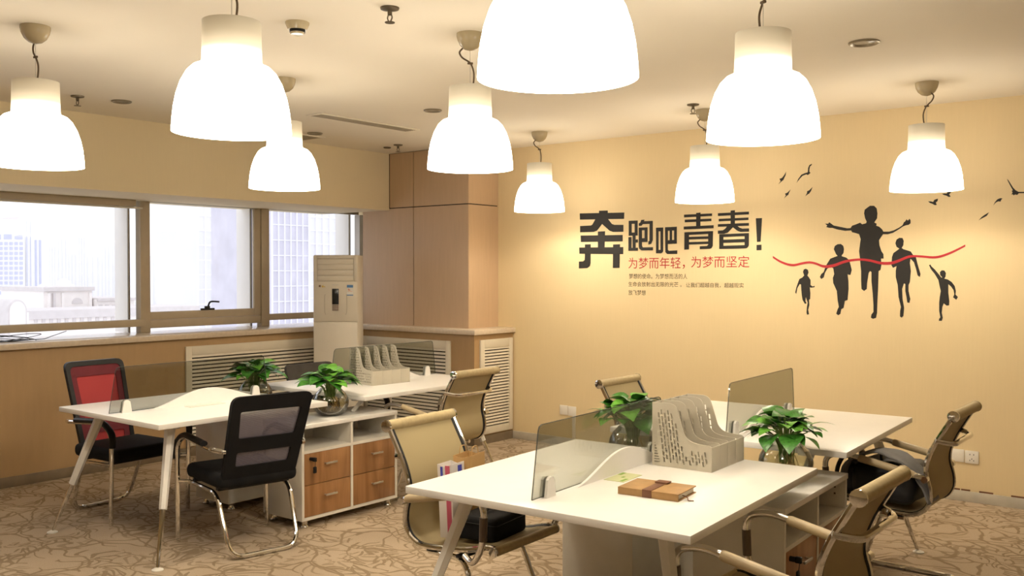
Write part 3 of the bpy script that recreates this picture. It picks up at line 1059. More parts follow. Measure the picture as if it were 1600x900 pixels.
# ------------------------------------------------------------------ air conditioner tower
ac = thing('air_conditioner', 'tall cream floor standing air conditioner in the window corner', 'air conditioner', (-6.60, 5.72, 0), YAW)
AH, AW, AD = 1.705, 0.205, 0.30   # front at y=0, facing -y
MB().box((-AW, 0, 0.03), (AW, AD, AH), 0.012).obj('body', M_ac, ac)
MB().box((-AW - 0.004, 0.01, 0), (AW + 0.004, AD, 0.03), 0.004).obj('plinth', M_darkgrey, ac)
MB().box((-AW + 0.006, -0.010, 0.05), (AW - 0.006, 0.004, 1.095), 0.004).obj('lower_panel', M_ac, ac)
up = MB()
up.box((-AW + 0.006, -0.010, 1.10), (AW - 0.006, 0.004, 1.465), 0.004)
up.box((-AW + 0.006, -0.010, 1.465), (-AW + 0.036, 0.004, AH - 0.006), 0.003)
up.box((AW - 0.036, -0.010, 1.465), (AW - 0.006, 0.004, AH - 0.006), 0.003)
up.box((-AW + 0.036, -0.010, 1.672), (AW - 0.036, 0.004, AH - 0.006), 0.003)
up.obj('upper_panel', M_ac, ac)
lv = MB().box((-AW + 0.04, -0.006, -0.024), (AW - 0.04, 0.003, 0.024), 0.003).mesh('louvre_blade', M_ac)
for i in range(4):
    link('louvre_blade', lv, ac, (0, 0, 1.492 + 0.051 * i))
disp = MB().box((-0.030, -0.014, 1.255), (0.030, -0.009, 1.398), 0.003).obj('display', M_screen, ac)
kp = MB().box((-0.030, -0.014, 1.197), (0.030, -0.009, 1.253), 0.003).obj('keypad', mat('keypad_grey', (0.36, 0.29, 0.23), 0.5), ac)
bt = MB().box((-0.007, -0.0165, -0.004), (0.007, -0.0138, 0.004), 0.001).mesh('key', mat('key_dark', (0.2, 0.16, 0.13), 0.5))
for i in range(3):
    for j in range(3):
        link('key', bt, kp, (-0.018 + 0.018 * i, 0, 1.208 + 0.017 * j))
MB().box((-0.03, -0.0115, 1.43), (0.03, -0.0099, 1.437)).obj('nameplate', M_alu, ac)
st = MB().box((0.105, -0.0115, 1.335), (0.162, -0.0099, 1.432)).obj('energy_label', M_labelw, ac)
MB().box((0.105, -0.0125, 1.408), (0.162, -0.0114, 1.432)).obj('label_band', M_labelb, st)
MB().box((0.105, -0.0125, 1.335), (0.162, -0.0114, 1.344)).obj('label_band', M_labelb, st)
e1 = MB()
for k, (wd, zz) in enumerate(((0.010, 1.396), (0.016, 1.390), (0.022, 1.384))):
    e1.box((0.115, -0.0125, zz - 0.002), (0.115 + wd, -0.0114, zz + 0.002))
e1.box((0.112, -0.0125, 1.372), (0.155, -0.0114, 1.3745))
e1.obj('label_bars', M_orange, st)
fl = MB()
for cx, cz, rr in ((-0.142, 1.422, 0.013), (-0.115, 1.418, 0.013), (-0.098, 1.415, 0.007)):
    pts = [(cx + rr * (0.7 + 0.3 * cos(5 * a)) * cos(a), cz + rr * (0.7 + 0.3 * cos(5 * a)) * sin(a)) for a in [2 * pi * k / 25 for k in range(25)]]
    fl.prism(pts, 'y', -0.0115, -0.0099, 0 if cx > -0.13 else 1)
fl.obj('flower_sticker', [M_yellow, M_strap], ac)
for s, cx in ((-1, -0.098), (1, 0.103)):
    MB().tube(smooth_path([(cx - s * 0.008, -0.0095, 1.345), (cx - s * 0.0, -0.0095, 1.33), (cx, -0.0095, 1.20), (cx + s * -0.010, -0.0095, 1.16)], 5), 0.0022, 6).obj('grip_groove', mat('groove', (0.40, 0.35, 0.27), 0.7), ac)


# ------------------------------------------------------------------ desks
def leg_parts(t, hx, hy, sx, sy, h=0.72):
    """white splayed leg with a chrome tip and a grey glide; foot just outside the corner"""
    d = 0.205
    foot = Vector((sx * (hx + 0.03), sy * (hy + 0.03), 0.0))
    top = Vector((sx * (hx + 0.03 - d), sy * (hy + 0.03 - d), h))
    a = foot.lerp(top, 0.40)
    MB().tube([a, top], [0.021, 0.029], 6).obj('leg', M_white_metal, t)
    l = t.children[-1]
    lo = foot.lerp(top, 0.02)
    MB().tube([lo, foot.lerp(top, 0.25), a + (top - a) * 0.02], [0.009, 0.013, 0.016], 10).obj('leg_tip', M_chrome, l)
    MB().lathe([(0, 0.0), (0.030, 0.0), (0.030, 0.006), (0.012, 0.014), (0, 0.014)], 16, (foot.x, foot.y, 0)).obj('glide', M_offwhite, l)


def desk(label, x0, x1, y0, y1, near, glass, post_x, flap=None, rz=0.0):
    """near: True if the legs are at the y0 end (the y1 end stands on the cabinets)"""
    cx, cy = (x0 + x1) / 2, (y0 + y1) / 2
    hx, hy = (x1 - x0) / 2, (y1 - y0) / 2
    t = thing('office_desk', label, 'desk', (cx, cy, 0), rz, 'white office desks')
    MB().box((-hx, -hy, 0.722), (hx, hy, 0.75), 0.0025).obj('desktop', M_white, t)
    sy = -1 if near else 1
    for sx in (-1, 1):
        leg_parts(t, hx, hy, sx, sy)
    fr = MB()
    for sx in (-1, 1):
        fr.box((sx * (hx - 0.24) - 0.02, -hy + 0.12, 0.69), (sx * (hx - 0.24) + 0.02, hy - 0.12, 0.721))
    fr.box((-hx + 0.14, sy * (hy - 0.19) - 0.02, 0.69), (hx - 0.14, sy * (hy - 0.19) + 0.02, 0.7215))
    fr.obj('under_frame', M_alu, t)
    for px in post_x:
        y_t, y_b = -sy * (hy - 0.16), -sy * (hy - 0.05)
        MB().tube([(px - cx, y_t, 0.722), (px - cx, y_b, 0.6315)], 0.017, 4).obj('support_post', M_white_metal, t)
    # arched white board and cable flap in front of the glass
    gx = glass[0] - cx
    a0, a1 = glass[3] - cy, glass[4] - cy
    pl = [(a0, 0.7505)]
    for k in range(25):
        q = k / 24
        pl.append((a0 + (a1 - a0) * q, 0.7505 + 0.092 * (0.5 - 0.5 * cos(2 * pi * q)) ** 0.8))
    pl.append((a1, 0.7505))
    MB().prism(pl[1:-1] if False else pl[1:], 'x', gx + 0.006, gx + 0.018).obj('arched_board', M_white, t)
    if flap:
        MB().box((gx + 0.05, flap - cy - 0.12, 0.7501), (gx + 0.12, flap - cy + 0.12, 0.753), 0.001).obj('cable_flap', M_offwhite, t)
    # smoked glass screen with two white clamps: lifts off, a thing of its own
    g0, g1, gh = glass[1], glass[2], 0.262
    q_ = Matrix.Rotation(rz, 3, 'Z') @ Vector((gx, (g0 + g1) / 2 - cy, 0.75))
    s = thing('glass_screen', glass[5], 'desk screen', (cx + q_.x, cy + q_.y, 0.75), rz, 'smoked glass desk screens')
    hw = (g1 - g0) / 2
    prof = [(-hw, 0.006), (hw, 0.006), (hw - 0.03, gh - 0.02), (hw - 0.036, gh - 0.006), (hw - 0.05, gh), (-hw + 0.06, gh), (-hw + 0.047, gh - 0.006), (-hw + 0.04, gh - 0.02)]
    MB().prism(prof, 'x', -0.004, 0.004).obj('pane', M_smoke, s, sharp=20)
    ed = MB()
    for i in range(len(prof)):
        p, q = prof[i], prof[(i + 1) % len(prof)]
        ed.tube([(0, p[0], p[1]), (0, q[0], q[1])], 0.0016, 5)
    ed.obj('edge', M_edge, s)
    for cy_ in (-hw + 0.10, hw - 0.10):
        c = MB()
        for q in (-1, 1):
            c.prism([(cy_ - 0.03, 0.0), (cy_ + 0.03, 0.0), (cy_ + 0.02, 0.062), (cy_ + 0.008, 0.072), (cy_ - 0.008, 0.072), (cy_ - 0.02, 0.062)], 'x', q * 0.0045, q * 0.016)
        c.obj('clamp', M_white_metal, s)
    return t


desk('nearest white desk of the right island, with a leather notebook on it', -2.53, -1.375, 2.53, 3.745, True,
     (-2.005, 2.60, 3.62, 2.87, 3.62, 'smoked glass screen on the nearest right desk, before the file organizer'), (-2.33, -1.64), None, R(3))
desk('far white desk of the right island, by the lettered wall', -2.66, -1.46, 4.15, 5.39, False,
     (-2.035, 4.17, 5.14, 4.33, 5.0, 'smoked glass screen on the far right desk, behind the yellow leaved plant'), (-2.36, -1.66), None, R(3))
desk('near white desk of the left island, beside the red chair', -5.58, -4.50, 2.695, 3.835, True,
     (-5.05, 2.72, 3.80, 2.95, 3.75, 'smoked glass screen on the near left desk, before the red chair'), (-5.38, -4.68), 3.28)
desk('far white desk of the left island, under a beige file organizer', -5.60, -4.49, 4.13, 5.42, False,
     (-5.06, 4.33, 5.40, 4.55, 5.25, 'smoked glass screen on the far left desk, before the air conditioner'), (-5.38, -4.66))


# ------------------------------------------------------------------ cabinets
def cabinet(label, x0, x1, y0, y1, face, key_cols=(0,), rz=0.0):
    """two columns: open shelf over two wood drawers; face = +1 opens to +x"""
    cx, cy = (x0 + x1) / 2, (y0 + y1) / 2
    t = thing('storage_cabinet', label, 'cabinet', (cx, cy, 0), rz if face > 0 else pi + rz, 'low white storage cabinets')
    hx, hy = (x1 - x0) / 2, (y1 - y0) / 2
    z0, z1 = 0.05, 0.63
    th = 0.018
    m = MB()
    m.box((-hx, -hy, z0), (hx, -hy + th, z1 - 0.025), 0.001)
    m.box((-hx, hy - th, z0), (hx, hy, z1 - 0.025), 0.001)
    m.box((-hx, -th / 2, z0 + th), (hx, th / 2, z1 - 0.025))
    m.box((-hx, -hy + th, z0), (hx, hy - th, z0 + th))
    m.box((-hx, -hy + th, z0 + th), (-hx + 0.01, hy - th, z1 - 0.025))
    m.obj('carcass', M_offwhite, t)
    MB().box((-hx - 0.002, -hy - 0.002, z1 - 0.025), (hx + 0.004, hy + 0.002, z1), 0.002).obj('top', M_white, t)
    zs = 0.455
    for s in (-1, 1):
        ya, yb = (-hy + th, -th / 2) if s < 0 else (th / 2, hy - th)
        MB().box((-hx + 0.01, ya + 0.0005, zs), (hx, yb - 0.0005, zs + th)).obj('shelf', M_offwhite, t)
        zz = (z0 + th, (z0 + th + zs) / 2, zs)
        for k in (0, 1):
            d = MB().box((hx - 0.30, ya + 0.002, zz[k] + 0.002), (hx - 0.002, yb - 0.002, zz[k + 1] - 0.002), 0.001).obj('drawer', M_woodd, t)
            zc = (zz[k] + zz[k + 1]) / 2 + 0.02
            yc = (ya + yb) / 2 + 0.01
            hd = MB().box((hx + 0.018, yc - 0.045, zc - 0.005), (hx + 0.026, yc + 0.045, zc + 0.007), 0.002)
            for q in (-0.035, 0.035):
                hd.box((hx - 0.002, yc + q - 0.004, zc - 0.003), (hx + 0.019, yc + q + 0.004, zc + 0.003))
            hd.obj('handle', M_alu, d)
            if k == 1 and (0 if s < 0 else 1) in key_cols:
                kx, ky, kz = hx, ya + 0.05, zz[2] - 0.035
                q = MB().lathe([(0, 0.0), (0.011, 0.0), (0.011, 0.02), (0, 0.022)], 12)
                q.v = [(kx - 0.002 + z, ky + x, kz + y) for x, y, z in q.v]
                q.box((kx + 0.018, ky - 0.004, kz - 0.014), (kx + 0.045, ky + 0.012, kz + 0.012), 0.004)
                q.tube([(kx + 0.035, ky + 0.006, kz - 0.012), (kx + 0.030, ky + 0.008, kz - 0.05)], 0.0015, 6)
                q.box((kx + 0.022, ky - 0.004, kz - 0.085), (kx + 0.034, ky + 0.020, kz - 0.045), 0.005)
                q.obj('lock_key', M_blackpl, d)
    pn = MB()
    for s in (-1, 1):
        for dz in (0.53, 0.56):
            for dx in (0.05,):
                pn.box((hx - dx - 0.004, s * (hy - th) - s * 0.001 - 0.001, dz), (hx - dx + 0.004, s * (hy - th) - s * 0.001 + 0.001, dz + 0.008))
    pn.obj('shelf_pin_holes', M_sleeve, t)
    ft = MB().lathe([(0, 0), (0.022, 0), (0.024, 0.008), (0.018, 0.02), (0.020, 0.05), (0, 0.05)], 16).mesh('foot', M_chrome)
    for sx in (-1, 1):
        for sy in (-1, 1):
            link('foot', ft, t, (sx * (hx - 0.04), sy * (hy - 0.05), 0))
    return t


cabinet('low white cabinet with walnut drawers behind the black mesh chair', -4.86, -4.485, 3.62, 4.415, 1)
cabinet('low white cabinet seen from its plain end, window side of the left island', -5.56, -5.20, 3.60, 4.41, -1)
cabinet('low white cabinet with walnut drawers behind the nearest right chair', -1.84, -1.455, 3.50, 4.31, 1, (0, 1), R(2.5))
cabinet('low white cabinet under the nearest right desk, on the aisle side', -2.50, -2.14, 3.50, 4.31, -1, (0,), R(2.5))


# ------------------------------------------------------------------ tan mesh chairs
def make_mesh_chair():
    t = thing('mesh_chair', 'x', 'chair')
    prof = [(0.235, 0.450), (0.20, 0.450), (0.10, 0.425), (0.0, 0.412), (-0.10, 0.402), (-0.165, 0.405), (-0.215, 0.432), (-0.240, 0.48), (-0.238, 0.54), (-0.222, 0.60), (-0.225, 0.66), (-0.255, 0.74), (-0.30, 0.82), (-0.335, 0.88)]
    path = smooth_path([(x, 0, z) for x, z in prof], 3)
    hw = 0.203
    vs, fs = [], []
    for i, p in enumerate(path):
        q = path[min(i + 1, len(path) - 1)] - path[max(i - 1, 0)]
        n = Vector((-q.z, 0, q.x)).normalized() * 0.003
        for sgn in (1, -1):
            for y in (-hw, hw):
                vs.append((p.x + sgn * n.x, y, p.z + sgn * n.z))
    for i in range(len(path) - 1):
        a, b = i * 4, i * 4 + 4
        fs += [(a, a + 1, b + 1, b), (a + 2, b + 2, b + 3, a + 3), (a, b, b + 2, a + 2), (a + 1, a + 3, b + 3, b + 1)]
    MB()._add(vs, fs).obj('mesh_sling', M_tanmesh, t)
    for s in (-1, 1):
        pr = [(p.x, s * (hw + 0.008), p.z) for p in path]
        r = MB().tube(pr, 0.012, 8, ell=0.8).obj('side_rail', M_chrome, t)
        MB().tube([(x, y - s * 0.014, z) for x, y, z in pr], 0.009, 6).obj('dark_piping', M_blackpl, r)
    for nm, x, z, rr in (('top_roll', -0.342, 0.885, 0.025), ('front_roll', 0.24, 0.440, 0.019)):
        ro = MB().tube([(x, -hw - 0.012, z), (x, hw + 0.012, z)], rr, 16).obj(nm, M_tanfab, t)
        for s in (-1, 1):
            y = s * (hw + 0.012)
            MB().tube([(x, y, z), (x, y + s * 0.009, z), (x, y + s * 0.011, z)], [rr + 0.002, rr + 0.002, rr * 0.7], 16).obj('end_cap', M_chrome, ro)
    MB().tube(fillet([(-0.262, -hw - 0.015, 0.765), (-0.335, -hw + 0.03, 0.75), (-0.335, hw - 0.03, 0.75), (-0.262, hw + 0.015, 0.765)], 0.06), 0.013, 10).obj('back_brace', M_chrome, t)
    for s in (-1, 1):
        y = s * 0.262
        pts = fillet([(-0.218, s * 0.226, 0.585), (-0.20, y, 0.598), (0.14, s * 0.272, 0.668), (0.235, s * 0.272, 0.645), (0.225, s * 0.268, 0.47), (0.16, s * 0.25, 0.385), (0.10, s * 0.226, 0.405)], [0, 0.03, 0.06, 0.06, 0.09, 0.06, 0])
        a = MB().tube(pts, 0.0135, 12).obj('armrest', M_chrome, t)
        MB().tube([(-0.185, s * 0.2625, 0.602), (-0.17, s * 0.263, 0.606), (0.06, s * 0.2695, 0.6508), (0.07, s * 0.2697, 0.6530)], [0.015, 0.0185, 0.0185, 0.016], 12).obj('arm_pad', M_pad, a)
        MB().tube([(0.2318, s * 0.2705, 0.59), (0.2265, s * 0.2685, 0.495)], 0.0165, 10).obj('arm_sleeve', M_sleeve, a)
        k = MB().tube([(-0.226, s * 0.222, 0.583), (-0.226, s * 0.258, 0.583)], [0.016, 0.016], 10)
        k.obj('arm_knob', M_chrome, a)
    pts = [(-0.12, -0.19, 0.378), (0.07, -0.19, 0.378), (0.205, -0.225, 0.0135), (-0.27, -0.225, 0.0135), (-0.27, 0.225, 0.0135), (0.205, 0.225, 0.0135), (0.07, 0.19, 0.378), (-0.12, 0.19, 0.378)]
    MB().tube(fillet(pts, [0, 0.07, 0.06, 0.08, 0.08, 0.06, 0.07, 0]), 0.0125, 10).obj('sled_base', M_chrome, t)
    b = MB()
    for x in (-0.10, 0.06):
        b.box((x - 0.018, -0.215, 0.384), (x + 0.018, 0.215, 0.398), 0.003)
    b.box((-0.10, -0.05, 0.372), (0.06, 0.05, 0.385), 0.003)
    b.obj('seat_crossbar', M_blackpl, t)
    return t


GC = 'tan mesh office chairs with chrome arms'
mc = make_mesh_chair()
mc.location = (-2.61, 3.065, 0)
mc.rotation_euler = (0, 0, R(2))
tag(mc, 'tan mesh chair at the aisle side of the nearest right desk, holding paper bags', 'chair', GC)
dup(mc, (-1.26, 3.01, 0), R(180), 'tan mesh chair in front of the walnut drawers, cut off at the picture bottom')
dup(mc, (-1.44, 4.86, 0), R(180), 'tan mesh chair with black bag and grey cloth on its seat')
dup(mc, (-2.72, 4.90, 0), R(0), 'tan mesh chair against the lettered wall behind a potted plant')
dup(mc, (-4.40, 4.72, 0), R(180), 'tan mesh chair by the narrow radiator cover at the far left desk')


# ------------------------------------------------------------------ black visitor chairs
def tilt(me, z0, x0, lean, bow=0.0):
    """take a sheet drawn in (y, height) and stand it up leaning back"""
    for v in me.vertices:
        y, s_, w = v.co.x, v.co.y, v.co.z
        v.co = (x0 - lean * s_ + w - bow * (y / 0.23) ** 2 * -1, y, z0 + s_ * 0.985)
    me.update()
    return me


def trap(y0b, y0t, s0, s1, r, n=4, sag=0.0):
    """symmetric rounded trapezoid: half widths at bottom and top, heights s0..s1"""
    P = [(y0t, s1), (-y0t, s1), (-y0b, s0), (y0b, s0)]
    path = fillet([(P[3][0], P[3][1], 0)] + [(a, b, 0) for a, b in P] + [(P[0][0], P[0][1], 0)], r, n)
    path = fillet([((P[3][0] + P[0][0]) / 2, (P[3][1] + P[0][1]) / 2, 0)] + [(a, b, 0) for a, b in P] + [((P[3][0] + P[0][0]) / 2, (P[3][1] + P[0][1]) / 2, 0)], r, n)
    out = [(p.x, p.y) for p in path[:-1]]
    if sag:
        out = [(a, b + sag * (1 - (a / y0b) ** 2)) for a, b in out]
    return out


def visitor_chair(label, loc, rz, kind, hs=0.55, lean=0.34, wt=0.235):
    t = thing('visitor_chair', label, 'chair', loc, rz, None)
    MB().box((-0.225, -0.235, 0.37), (0.25, 0.235, 0.455), 0.034, seg=4).obj('seat', M_black, t)
    zb, xb = 0.40, -0.20
    outer = trap(wt - 0.02, wt, 0, hs, 0.05)
    if kind == 'black':
        loops = [outer, trap(0.163, 0.178, 0.285 * hs / 0.55, 0.455 * hs / 0.55, 0.012), trap(0.155, 0.16, 0.105 * hs / 0.55, 0.195 * hs / 0.55, 0.012)]
        fr = link('backrest', finish(tilt(curve_fill(loops, 0.014), zb, xb, lean), M_black), t)
        me = finish(tilt(curve_fill([trap(0.185, 0.19, 0.08, hs - 0.07, 0.02)], 0.002), zb, xb, lean), M_greymesh)
        link('back_mesh', me, t)
    elif kind == 'red':
        loops = [outer, trap(wt - 0.047, wt - 0.028, 0.03, hs - 0.032, 0.04)]
        link('backrest', finish(tilt(curve_fill(loops, 0.014), zb, xb, lean), M_blackpl), t)
        link('back_mesh', finish(tilt(curve_fill([trap(wt - 0.04, wt - 0.023, 0.02, hs - 0.025, 0.04), trap(wt - 0.082, wt - 0.068, 0.17, hs - 0.10, 0.02), trap(wt - 0.085, wt - 0.08, 0.05, 0.10, 0.012)], 0.003), zb, xb + 0.003, lean), M_redd), t)
        link('mesh_panel', finish(tilt(curve_fill([trap(wt - 0.065, wt - 0.05, 0.03, hs - 0.075, 0.02)], 0.0012), zb, xb - 0.003, lean), M_red), t)
    else:
        link('backrest', finish(tilt(curve_fill([outer], 0.014), zb, xb, lean), M_darkgrey), t)
    for s in (-1, 1):
        zarm = 0.655
        pts = fillet([(-0.275, s * 0.235, 0.59), (-0.22, s * 0.268, 0.597), (0.17, s * 0.275, 0.622), (0.265, s * 0.275, 0.56), (0.255, s * 0.275, 0.0)], [0, 0.03, 0.08, 0.08, 0])
        l = MB().tube(pts, 0.0135, 10).obj('arm_leg', M_chrome, t)
        pd = fillet([(-0.12, s * 0.274, 0.616), (0.17, s * 0.275, 0.635), (0.278, s * 0.275, 0.565), (0.272, s * 0.275, 0.48)], [0, 0.085, 0.08, 0])
        MB().tube(pd, 0.017, 10, ell=1.25).obj('arm_pad', M_blackpl, l)
        MB().tube([(-0.283, s * 0.225, 0.59), (-0.283, s * 0.243, 0.59)], 0.012, 10).obj('bolt', M_chrome, l)
    pts = [(0.25, -0.27, 0.352), (0.20, -0.225, 0.352), (-0.15, -0.215, 0.342), (-0.29, -0.20, 0.0135), (-0.30, 0.20, 0.0135), (-0.15, 0.215, 0.342), (0.20, 0.225, 0.352), (0.25, 0.27, 0.352)]
    pts[4] = (-0.29, 0.20, 0.0135)
    MB().tube(fillet(pts, [0, 0.03, 0.08, 0.09, 0.09, 0.08, 0.03, 0]), 0.0125, 10).obj('rear_leg_loop', M_chrome, t)
    b = MB()
    b.box((-0.16, -0.21, 0.354), (-0.12, 0.21, 0.371), 0.003)
    b.box((0.14, -0.22, 0.356), (0.18, 0.22, 0.371), 0.003)
    b.obj('seat_crossbar', M_blackpl, t)
    return t


visitor_chair('black visitor chair with see-through mesh back windows, nearest on the left', (-4.55, 3.245, 0), R(169), 'black', 0.50, 0.39)
visitor_chair('black visitor chair with a red mesh back, by the window wall', (-5.74, 3.21, 0), R(4), 'red', 0.57, 0.30, 0.21)
visitor_chair('dark grey backed chair half hidden behind the far left desk', (-5.53, 4.80, 0), R(0), 'grey', 0.44, 0.30)


# ------------------------------------------------------------------ file organizers
def organizer(label, loc, rz, hexa=False, wid=0.325):
    t = thing('file_organizer', label, 'file organizer', loc, rz, 'beige plastic file organizers')
    D, H, h = 0.265, 0.262, 0.105
    out = [(0.0, 0.0), (D, 0.0), (D, h - 0.006), (D - 0.008, h)] + [(p.x, p.y) for p in smooth_path([(D - 0.06, h + 0.003, 0), (D - 0.095, h + 0.012, 0), (D - 0.118, h + 0.035, 0), (D - 0.132, h + 0.075, 0), (D - 0.150, H - 0.028, 0), (D - 0.163, H - 0.008, 0), (D - 0.185, H, 0)], 3)] + [(0.0, H)]

    def top_at(x):
        if x > D - 0.095:
            return h
        if x < D - 0.165:
            return H
        return h + (D - 0.105 - x) / 0.05 * (H - h)
    loops = [out]
    if hexa:
        for r in range(13):
            for c in range(13):
                x = 0.022 + c * 0.0185 + (0.009 if r % 2 else 0)
                z = 0.022 + r * 0.0185
                if x < D - 0.018 and z < min(top_at(x), top_at(x + 0.012), top_at(x + 0.02)) - 0.018:
                    loops.append([(x + 0.0065 * cos(a), z + 0.0065 * sin(a)) for a in [2 * pi * k / 6 for k in range(6)]])
    else:
        for c in range(14):
            for r in range(9):
                x = 0.056 + c * 0.0145 - 0.0
                z = 0.028 + r * 0.026 + (0.013 if c % 2 else 0)
                xx = x - (z - 0.03) * 0.14
                if 0.02 < xx < D - 0.016 and z + 0.02 < min(top_at(xx), top_at(xx + 0.012), top_at(xx + 0.02)) - 0.012 and z - 0.02 > 0:
                    loops.append([(xx - 0.0034, z - 0.0095), (xx + 0.0042, z - 0.0095), (xx + 0.0014, z + 0.0105), (xx - 0.0062, z + 0.0105)])
        for r in range(8):
            z = 0.016 + r * 0.011
            w = 0.026 * (1 - r / 8.5)
            loops.append([(0.010, z - 0.002), (0.010 + w, z - 0.002), (0.010 + w, z + 0.003), (0.010, z + 0.003)])
    me = curve_fill(loops, 0.0018)
    for v in me.vertices:
        v.co = (v.co.x, v.co.z, v.co.y)
    finish(me, M_org)
    for i in range(5):
        link('divider_panel', me, t, (0, -wid / 2 + 0.002 + i * (wid - 0.004) / 4, 0))
    sl = (wid - 0.004) / 4
    fr = MB().box((D - 0.003, 0.0012, 0.0), (D + 0.001, sl - 0.0012, h - 0.006), 0.001).mesh('front_plate', M_org)
    bk = MB().box((0, 0.002, 0.0), (0.003, sl - 0.002, H - 0.002)).mesh('back_plate', M_org)
    bt_ = MB().box((0.003, 0.002, 0.0), (D - 0.003, sl - 0.002, 0.003)).mesh('floor_plate', M_org)
    for i in range(4):
        y = -wid / 2 + 0.002 + i * sl
        link('front_plate', fr, t, (0, y, 0))
        link('back_plate', bk, t, (0, y, 0))
        link('floor_plate', bt_, t, (0, y, 0))
    return t


organizer('beige four slot file organizer on the nearest right desk', (-1.975, 3.575, 0.7502), R(2))
organizer('beige four slot file organizer on the far left desk', (-5.125, 4.75, 0.7502), R(-4), True, 0.345)


# ------------------------------------------------------------------ plants in glass bowls
def leaf_mesh(name, m):
    rows = [(0.0, 0.0), (0.05, 0.30), (0.15, 0.46), (0.32, 0.50), (0.52, 0.42), (0.72, 0.28), (0.88, 0.13), (1.0, 0.0)]
    vs, fs = [], []
    for t_, w in rows:
        z = 0.10 * sin(pi * t_ * 0.8) - 0.30 * t_ * t_
        back = 0.10 if t_ < 0.1 and w > 0 else 0
        for s in (-1, -0.5, 0, 0.5, 1):
            vs.append((t_ - back * abs(s), s * w * 0.85, z + 0.16 * (abs(s) ** 1.5) * w - 0.10 * w * abs(s) ** 3))
    for i in range(len(rows) - 1):
        for j in range(4):
            a = i * 5 + j
            fs.append((a, a + 1, a + 6, a + 5))
    mb = MB()
    mb._add(vs, fs)
    return mb.mesh(name, m, 80)


LEAF = [leaf_mesh('leaf', M_leaf), leaf_mesh('leaf', M_leafl), leaf_mesh('leaf', M_leafy)]


def plant(label, loc, seed, n=44, spread=0.125, hgt=0.15, yellow=0, tall=None, murky=0.7):
    rnd = random.Random(seed)
    t = thing('potted_pothos', label, 'plant', loc, 0, 'pothos plants in glass bowls')
    k = 1.0
    prof = [(0.0, 0.0), (0.055, 0.0), (0.075, 0.006), (0.100, 0.030), (0.115, 0.062), (0.118, 0.085), (0.113, 0.110), (0.098, 0.138), (0.078, 0.158), (0.070, 0.168)]
    inner = [(max(r - 0.003, 0), z + 0.003) for r, z in prof[::-1]]
    MB().lathe(prof + inner, 36).obj('glass_bowl', M_clear, t)
    wz = 0.095
    wp = [(max(r - 0.005, 0), z + 0.004) for r, z in prof if z < wz]
    wp += [(0.112, wz), (0.0, wz)]
    MB().lathe(wp, 32).obj('water', M_water if murky else M_waterc, t)
    if murky:
        MB().lathe([(0, 0.005), (0.055, 0.005), (0.072, 0.010), (0.088, 0.026), (0.06, 0.032 + 0.01 * murky), (0.03, 0.026), (0, 0.034)], 24).obj('silt', M_silt, t)
    rt = MB()
    for i in range(26):
        a, r = rnd.uniform(0, 2 * pi), rnd.uniform(0.01, 0.045)
        b, r2 = a + rnd.uniform(-0.8, 0.8), rnd.uniform(0.02, 0.085)
        rt.tube(smooth_path([(r * cos(a), r * sin(a), 0.12), (r * 1.3 * cos(a + .3), r * 1.3 * sin(a + .3), 0.08), (r2 * cos(b), r2 * sin(b), rnd.uniform(0.03, 0.05))], 3), 0.0016, 5)
    o = rt.obj('roots', M_root, t)
    o['kind'] = 'stuff'
    stems = []
    for i in range(n):
        a = i * 2.39996 + rnd.uniform(-0.35, 0.35)
        q = ((i + 0.5) / n) ** 0.55
        r = spread * q * rnd.uniform(0.7, 1.1)
        z = 0.205 + hgt * 0.85 * (1 - 0.92 * q * q) * rnd.uniform(0.45, 1.05)
        if tall and i == 0:
            a, r, z = tall
        p = Vector((r * cos(a), r * sin(a), z))
        b = Vector((0.032 * cos(a + 0.4) * rnd.uniform(0.3, 1), 0.032 * sin(a + 0.4) * rnd.uniform(0.3, 1), 0.08))
        mid = b.lerp(p, 0.55)
        mid.z = b.z + (p.z - b.z) * 0.75
        mid.x *= 0.7
        mid.y *= 0.7
        MB().tube(smooth_path([b, mid, p], 4), 0.0026, 5).obj('stem', M_stem, t)
        L_ = rnd.uniform(0.085, 0.125) * (1.0 if q > 0.3 else 0.85)
        which = 2 if i in range(n - 1 - yellow, n - 1) else (1 if (rnd.random() < 0.3) else 0)
        lf = link('leaf', LEAF[which], t, p)
        pitch = rnd.uniform(-0.6, 0.05) + (q - 0.5) * 0.55
        if tall and i == 0:
            pitch = -1.0
        lf.rotation_euler = (rnd.uniform(-0.4, 0.4), pitch, a + rnd.uniform(-0.5, 0.5))
        lf.scale = (L_, L_ * rnd.uniform(0.85, 1.05), L_)
    return t


plant('lush green pothos in a glass bowl on the walnut drawer cabinet, left island', (-4.68, 4.01, 0.6302), 3, 50, 0.125, 0.10)
plant('green pothos in a glass bowl seen partly through smoked glass, by the window', (-5.42, 3.97, 0.6302), 11, 50, 0.125, 0.12)
plant('green pothos with a yellow leaf in a glass bowl on the right cabinet', (-1.63, 3.99, 0.6302), 5, 50, 0.125, 0.10, 1, None, 0)
plant('green pothos behind smoked glass on the nearest right desk island, aisle side', (-2.39, 3.955, 0.6302), 23, 50, 0.12, 0.13, 0, None, 0)

